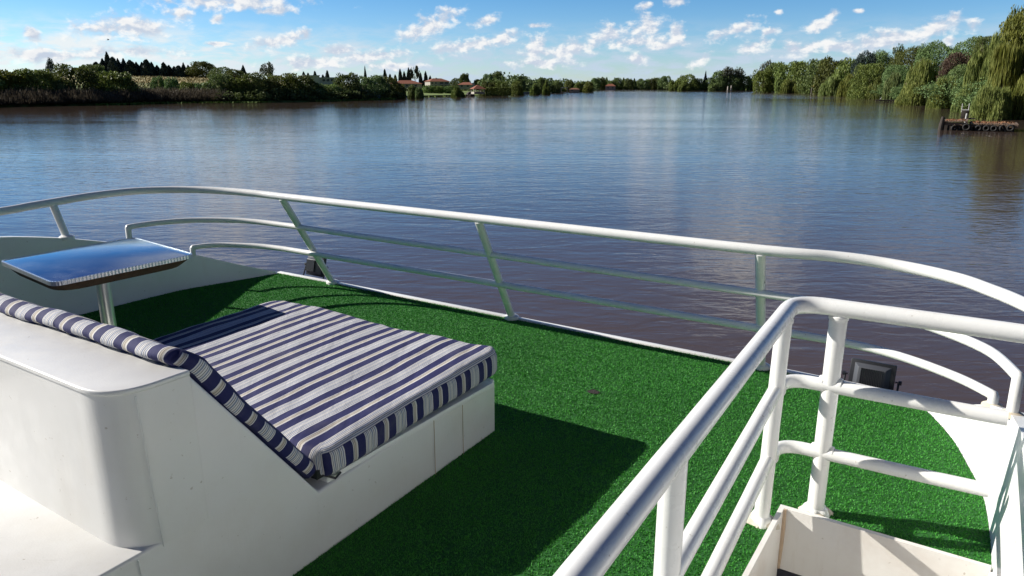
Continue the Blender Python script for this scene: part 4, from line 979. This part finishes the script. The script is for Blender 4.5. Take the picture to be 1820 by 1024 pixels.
# clipped hedge
b_, fn = local(886, 300, .0, .8); rg = np.random.default_rng(5)
n_ = 5200; pts_ = rg.uniform(-1, 1, (n_, 3)); ax = rg.integers(0, 3, n_); pts_[np.arange(n_), ax] = np.where(rg.random(n_) < .5, -1, 1)
dd = np.zeros((n_, 3)); dd[np.arange(n_), ax] = pts_[np.arange(n_), ax]
pw_ = pts_*np.array([4.7, 1.3, 1.4])+np.array([0, 0, 1.3])+rg.normal(0, .08, (n_, 3)); pw_ = np.array([list(fn(*p_)) for p_ in pw_])
me = quads_mesh('clipped_hedge', leaf_quads(pw_, dd, rg.uniform(.12, .28, n_), rg), L['mid']); o = bpy.data.objects.new('clipped_hedge', me); COL.objects.link(o); tag(o, 'flat topped clipped green hedge at the waterside right of the gazebo', 'hedge')
# pale pavilion
b_, fn = local(1003, 430, 0, .6); e_ = empty('pavilion', b_, 'pale open waterside pavilion with flat top on thin posts', 'pavilion')
q = MB(); q.box((-1.9, -1.5, 2.3), (1.9, 1.5, 2.6), fn); q.build('roof', M['whitew'], e_)
for sx in (-1, 1):
    for sy in (-1, 1): q = MB(); q.box((sx*1.7-.12, sy*1.3-.12, -.6), (sx*1.7+.12, sy*1.3+.12, 2.29), fn); q.build('post', M['whitew'], e_)
q = MB(); q.box((-1.9, -1.5, -.3), (1.9, 1.5, .1), fn); q.build('platform', M['stone'], e_)
# small blue sign, dark boulder
b_, fn = local(672, shore(672)-.5, 0, .1); e_ = empty('blue_sign', b_, 'small pale blue notice board at the left bank waterline', 'sign')
q = MB(); q.box((-.5, -.05, .5), (.5, .05, 1.3), fn); q.build('board', M['blue'], e_)
q = MB(); q.box((-.35, -.03, -.6), (-.27, .03, .49), fn); q.box((.27, -.03, -.6), (.35, .03, .49), fn); q.build('leg', M['dwood'], e_)
b_, fn = local(835, shore(835)-1, 0, 0); q = MB()
rn = random.Random(3); ring = 9
vs = []
for j, (z, r) in enumerate(((-.6, 1.5), (.3, 1.6), (1.1, 1.1), (1.7, .4))):
    for i in range(ring): a = 6.283*i/ring; vs.append(fn(r*math.cos(a)*rn.uniform(.8, 1.2)*1.3, r*math.sin(a)*rn.uniform(.8, 1.2), z*rn.uniform(.85, 1.1)))
q.add(vs, [(j*ring+i, j*ring+(i+1) % ring, (j+1)*ring+(i+1) % ring, (j+1)*ring+i) for j in range(3) for i in range(ring)]+[tuple(3*ring+i for i in range(ring))])
tag(q.build('boulder', M['dwood']), 'dark boulder at the waterline below the gazebo', 'boulder')
# lawn edging wall
def wall_line(x0, x1, h, d_, name, label, m_='stone', n_=14):
    q = MB()
    P_ = [(gp(x0+(x1-x0)*i/n_, shore(x0+(x1-x0)*i/n_)-.3)) for i in range(n_+1)]
    for p0, p1 in zip(P_[:-1], P_[1:]):
        q.add([(p0.x, p0.y, -1), (p1.x, p1.y, -1), (p1.x, p1.y+d_, -1), (p0.x, p0.y+d_, -1), (p0.x, p0.y, h), (p1.x, p1.y, h), (p1.x, p1.y+d_, h), (p0.x, p0.y+d_, h)], [(0, 1, 5, 4), (4, 5, 6, 7), (2, 3, 7, 6)])
    return tag(q.build(name, M[m_]), label, 'wall')
wall_line(716, 830, .55, .5, 'river_wall', 'low dark retaining wall along the mown lawn edge', 'dwood')
wall_line(922, 975, .9, .5, 'river_wall', 'low pale retaining wall below the weeping pair of trees', 'stone')
wall_line(1358, 1402, 1.3, .6, 'river_wall', 'low tan retaining wall right of the white canopy boat', 'stone')
# two white posts
for i, (x, lb) in enumerate(((1294, 'shorter left one of two white posts at the far waterside'), (1300, 'taller right one of two white posts at the far waterside'))):
    b_, fn = local(x, 620, 0, .3); e_ = empty('white_post', b_, lb, 'post')
    q = MB(); h_ = 3.4 if i == 0 else 4.0; q.tube([fn(0, 0, -.5), fn(0, 0, .6), fn(0, 0, h_-.3), fn(0, 0, h_)], [.8, .55, .45, .2], 10); q.build('shaft', M['plaster'], e_, sm=True, ang=50)
    q = MB(); q.box((-1.1, -1.1, -.8), (1.1, 1.1, .15), fn); q.build('plinth', M['stone'], e_)
# canopy boat
b_, fn = local(1351, 520, .2, 0); e_ = empty('canopy_boat', b_, 'white moored boat with flat canopy near the far right point', 'boat')
q = MB(); hl = [(-2.8, -.9), (1.6, -.9), (2.9, 0), (1.6, .9), (-2.8, .9)]; q.prism(hl, -.2, .9, fn); q.build('hull', M['whitew'], e_, bevel=.08)
q = MB(); q.box((-2.9, -1.1, 3.6), (2.3, 1.1, 3.95), fn); q.add([fn(-2.9, -1.1, 3.97), fn(2.3, -1.1, 3.97), fn(2.6, 1.1, 4.3), fn(-2.6, 1.1, 4.5)], [(0, 1, 2, 3)]); q.build('canopy', M['whitew'], e_)
for sx in (-2.2, 1.6):
    for sy in (-.85, .85): q = MB(); q.tube([fn(sx, sy, .9), fn(sx, sy, 3.6)], .08, 8); q.build('canopy_post', M['whitew'], e_)
q = MB(); q.box((-1.8, -.6, .9), (.8, .6, 1.9), fn); q.build('console', M['window'], e_)
# orange roof shelter
b_, fn = local(1451, 372, .4, .6); e_ = empty('garden_shelter', b_, 'small garden shelter with pale orange sloping canvas roof', 'shelter')
q = MB(); q.add([fn(-1.9, -1.4, 3.2), fn(1.9, -1.4, 4.6), fn(1.9, 1.4, 4.6), fn(-1.9, 1.4, 3.2), fn(-1.9, -1.4, 3.05), fn(1.9, -1.4, 4.45), fn(1.9, 1.4, 4.45), fn(-1.9, 1.4, 3.05)], [(0, 1, 2, 3), (7, 6, 5, 4), (0, 4, 5, 1), (1, 5, 6, 2), (2, 6, 7, 3), (3, 7, 4, 0)]); q.build('roof', M['orange'], e_)
for sx in (-1.7, 1.7):
    for sy in (-1.2, 1.2): q = MB(); q.box((sx-.09, sy-.09, -.5), (sx+.09, sy+.09, 3.0 if sx < 0 else 4.4), fn); q.build('post', M['plaster'], e_)
# jetties of the right bank
def plank_jetty(x, Yd, w, d, z, label, yaw=0, mt='wood', np_=10, piles=5):
    b_, fn = local(x, Yd, yaw, 0); e_ = empty('jetty', b_, label, 'jetty'); rn = random.Random(int(x))
    for r_ in range(np_):
        x0 = -w/2+w*r_/np_; q = MB(); q.box((x0+.02, -d/2+rn.uniform(-.1, .1), z-.08), (x0+w/np_-.02, d/2, z+rn.uniform(-.02, .04)), fn); q.build('plank', M[mt], e_)
    q = MB(); q.box((-w/2, -d/2+.06, z-.34), (w/2, -d/2+.24, z-.085), fn); q.build('beam', M['dwood'], e_)
    for i in range(piles):
        xx = -w/2+.2+(w-.4)*i/(piles-1); q = MB(); q.tube([fn(xx, -d/2+.12, -1), fn(xx+rn.uniform(-.06, .06), -d/2+.12, z-.09)], .11, 8); q.build('pile', M['dwood'], e_)
    return e_, fn
plank_jetty(1554, depth_at(173.5), 12, 3.5, .75, 'long low plank jetty in front of the weeping trees', 0.05)
e_, fn = plank_jetty(1577, depth_at(180.5), 5.0, 2.4, .42, 'small dark floating pontoon carrying a white slide frame', 0, 'dwood', 6, 4)
sl_r, fn = local(1574, depth_at(179.6), 0, .46); e2_ = empty('slide_frame', sl_r, 'white slanted slide frame standing on the small dark pontoon', 'slide')
q = MB(); q.tube([fn(-1.0, 0, 0), fn(.1, 0, 1.35), fn(.45, 0, 1.35)], .07, 8); q.tube([fn(-1.0, .5, 0), fn(.1, .5, 1.35), fn(.45, .5, 1.35)], .07, 8); q.build('rail', M['whitew'], e2_, sm=True)
for i in range(4): q = MB(); q.tube([fn(-.8+.25*i, 0, .25+.3*i), fn(-.8+.25*i, .5, .25+.3*i)], .05, 6); q.build('rung', M['whitew'], e2_)
q = MB(); q.tube([fn(.4, .25, 0), fn(.4, .25, 1.3)], .06, 8); q.build('leg', M['whitew'], e2_)
b_, fn = local(1657, depth_at(184), 0, 0); e_ = empty('floating_platform', b_, 'tiny tan floating platform below the long stranded willow', 'platform')
for i in range(5): q = MB(); q.box((-.8+.32*i, -.6, .12), (-.8+.32*i+.3, .6, .24), fn); q.build('plank', M['wood'], e_)
q = MB(); q.box((-.8, -.55, -.2), (.78, .55, .115), fn); q.build('float', M['whitew'], e_)
# swim ladder
b_, fn = local(1723, 96, 0, 0); e_ = empty('swim_ladder', b_, 'white swim ladder chair frame on dark box above a pale leg', 'ladder')
q = MB()
for sx in (-.42, .32): q.tube([fn(sx, 0, 1.05), fn(sx+.0, 0, 2.1)], .05, 8); q.build('upright', M['whitew'], e_); q = MB()
q = MB(); q.box((-.48, -.25, 1.28), (.38, .25, 1.38), fn); q.build('seat', M['whitew'], e_)
q = MB(); q.box((-.40, -.25, .35), (.30, .25, 1.275), fn); q.build('box', M['dwood'], e_, bevel=.03)
q = MB(); q.box((-.45, -.4, .2), (1.2, .6, .34), fn); q.build('shelf', M['dwood'], e_)
q = MB(); q.tube([fn(.10, -.45, -1), fn(.22, -.45, .9)], .11, 8); q.build('leg', M['whitew'], e_)
# tyre hung jetty
JX, JY = 1748, depth_at(233); b_, fn = local(JX, JY, .0, 0); s_ = JY/F*.85
e_ = empty('tyre_jetty', b_, 'weathered wooden jetty hung with old tyres at the right border', 'jetty')
rn = random.Random(11)
for i in range(9):                            # raised left section
    x0 = (-62+5.0*i)*s_; q = MB(); q.box((x0, -.15+rn.uniform(-.1, .1), .78+.012*i), (x0+4.6*s_, 5.0, .86+.012*i+rn.uniform(-.02, .02)), fn); q.build('plank', M['wood'], e_)
for i in range(19):
    x0 = (-14+4.5*i)*s_; q = MB(); q.box((x0, .25+rn.uniform(-.08, .08), .62), (x0+4.1*s_, 5.4, .70+rn.uniform(-.03, .03)), fn); q.build('plank', M['wood'], e_)
q = MB(); q.box((-63*s_, .0, .50), (-16*s_, .16, .775), fn); q.build('beam', M['wood'], e_)
q = MB(); q.box((-15.8*s_, .30, .40), (70*s_, .44, .615), fn); q.build('beam', M['wood'], e_)
for i, px in enumerate((-60, -50, -41, -30, -21, -8, 8, 22, 36, 50, 62)):
    q = MB(); q.tube([fn(px*s_, .12+rn.uniform(0, .2), -1.2), fn((px+rn.uniform(-.8, .8))*s_, .2, .52)], .10, 9); q.build('pile', M['dwood'], e_)
q = MB(); q.tube([fn(-64*s_, -.1, -1), fn(-63.2*s_, -.1, .5), fn(-62*s_, -.1, 1.30)], [.26, .24, .16], 10); q.build('corner_pile', M['dwood'], e_)
q = MB(); q.box((-60*s_, 1.2, -.3), (66*s_, 1.4, .45), fn); q.build('back_board', M['dwood'], e_)
def tyre(px, z, r, y, label, yaw=0.):
    t_e = empty('tyre', fn(px*s_, y, z), label, 'tyre', 'old tyres hung on the jetty'); q = MB(); n1_, n2_ = 22, 10; vs = []
    for i in range(n1_):
        a = 6.283*i/n1_
        for j in range(n2_):
            b2 = 6.283*j/n2_; rr = r-.09+.09*math.cos(b2); x = rr*math.cos(a); zz_ = rr*math.sin(a); yy = .10*math.sin(b2)
            vs.append(fn(px*s_+x*math.cos(yaw)-yy*math.sin(yaw), y+x*math.sin(yaw)+yy*math.cos(yaw), z+zz_))
    q.add(vs, [(i*n2_+j, ((i+1) % n1_)*n2_+j, ((i+1) % n1_)*n2_+(j+1) % n2_, i*n2_+(j+1) % n2_) for i in range(n1_) for j in range(n2_)])
    q.build('casing', M['rubber'], t_e, sm=True, ang=180)
    q = MB(); q.tube([fn(px*s_, y, z+r-.1), fn(px*s_, y+.05, z+r+.12)], .02, 6); q.build('rope', M['wood'], t_e)
tyre(-18, .36, .36, -.12, 'biggest old tyre at the step of the jetty, largest of all')
tyre(3, .28, .30, .12, 'old tyre on the jetty, first right of the biggest tyre'); tyre(17, .28, .31, .12, 'old tyre on the jetty, second right of the biggest tyre')
tyre(30, .28, .31, .12, 'old tyre on the jetty, third right of the biggest tyre'); tyre(44, .33, .29, .12, 'old tyre on the jetty, fourth right of the biggest tyre', .6); tyre(58, .36, .33, .1, 'old tyre at the shore end of the jetty')
tyre(-40, .22, .30, -.1, 'old tyre half sunk under the raised left jetty section', .5)
n_ = 900; rg = np.random.default_rng(6); c = np.array([list(fn(a_*s_, b_, .90 if a_ < -17 else .75)) for a_, b_ in zip(np.concatenate([rg.uniform(-58, -20, 500), rg.uniform(-14, 66, 400)]), rg.uniform(.4, 4.6, n_)) ])
me = quads_mesh('fallen_leaves', leaf_quads(c+rg.normal(0, .03, c.shape), np.tile([0, 0, 1.], (n_, 1)), rg.uniform(.04, .12, n_), rg), M['litter']); o = bpy.data.objects.new('fallen_leaves', me); COL.objects.link(o); tag(o, 'brown fallen leaves scattered on the tyre hung jetty', kind='stuff')
# stone bank edge behind the jetty
wall_line(1740, 1900, .8, 1.2, 'river_wall', 'grey stone bank edge behind the tyre hung jetty', 'stone')
# floating bits
for i, (x, y, s2, lb) in enumerate(((1725, 239, .16, 'pale floating leaf clump just below the tyre hung jetty'), (1772, 244, .24, 'yellowish floating leaf clump near the right border'), (1106, 182, .9, 'small dark weed clump floating in the middle of the river'), (1193, 184, .7, 'tiny weed clump floating right of the mid river clump'))):
    Yd = depth_at(y); b_, f3 = local(x, Yd, 0, 0); q = MB(); rn = random.Random(i)
    for k_ in range(7):
        a = rn.uniform(0, 6.28); r = rn.uniform(0, .7)*s2; cx, cy = r*math.cos(a)*1.6, r*math.sin(a); n3 = 7
        q.add([f3(cx+s2*.35*math.cos(t*6.283/n3), cy+s2*.25*math.sin(t*6.283/n3), .02+.02*k_+.02*rn.random()) for t in range(n3)], [tuple(range(n3))])
    tag(q.build('floating_weed', M['weed'] if i > 1 else M['plaster']), lb, 'floating weed')
# bird
bp_ = at(192, 71, 90); e_ = empty('bird', bp_, 'tiny dark bird flying above the left bank conifers', 'bird')
q = MB(); q.tube([bp_+Vector((-.14, 0, -.02)), bp_+Vector((-.07, 0, 0)), bp_+Vector((.03, 0, .01)), bp_+Vector((.12, 0, .03)), bp_+Vector((.17, 0, .03))], [.01, .035, .045, .028, .006], 8); q.build('body', M['black'], e_, sm=True)
for sg in (-1, 1):
    q = MB(); w0 = bp_+Vector((-.03, 0, .02)); q.add([w0, w0+Vector((.09, 0, 0)), w0+Vector((.06, sg*.16, .10)), w0+Vector((-.03, sg*.30, .04)), w0+Vector((-.01, sg*.14, .085))], [(0, 1, 2, 4), (4, 2, 3)]); q.build('wing', M['black'], e_)
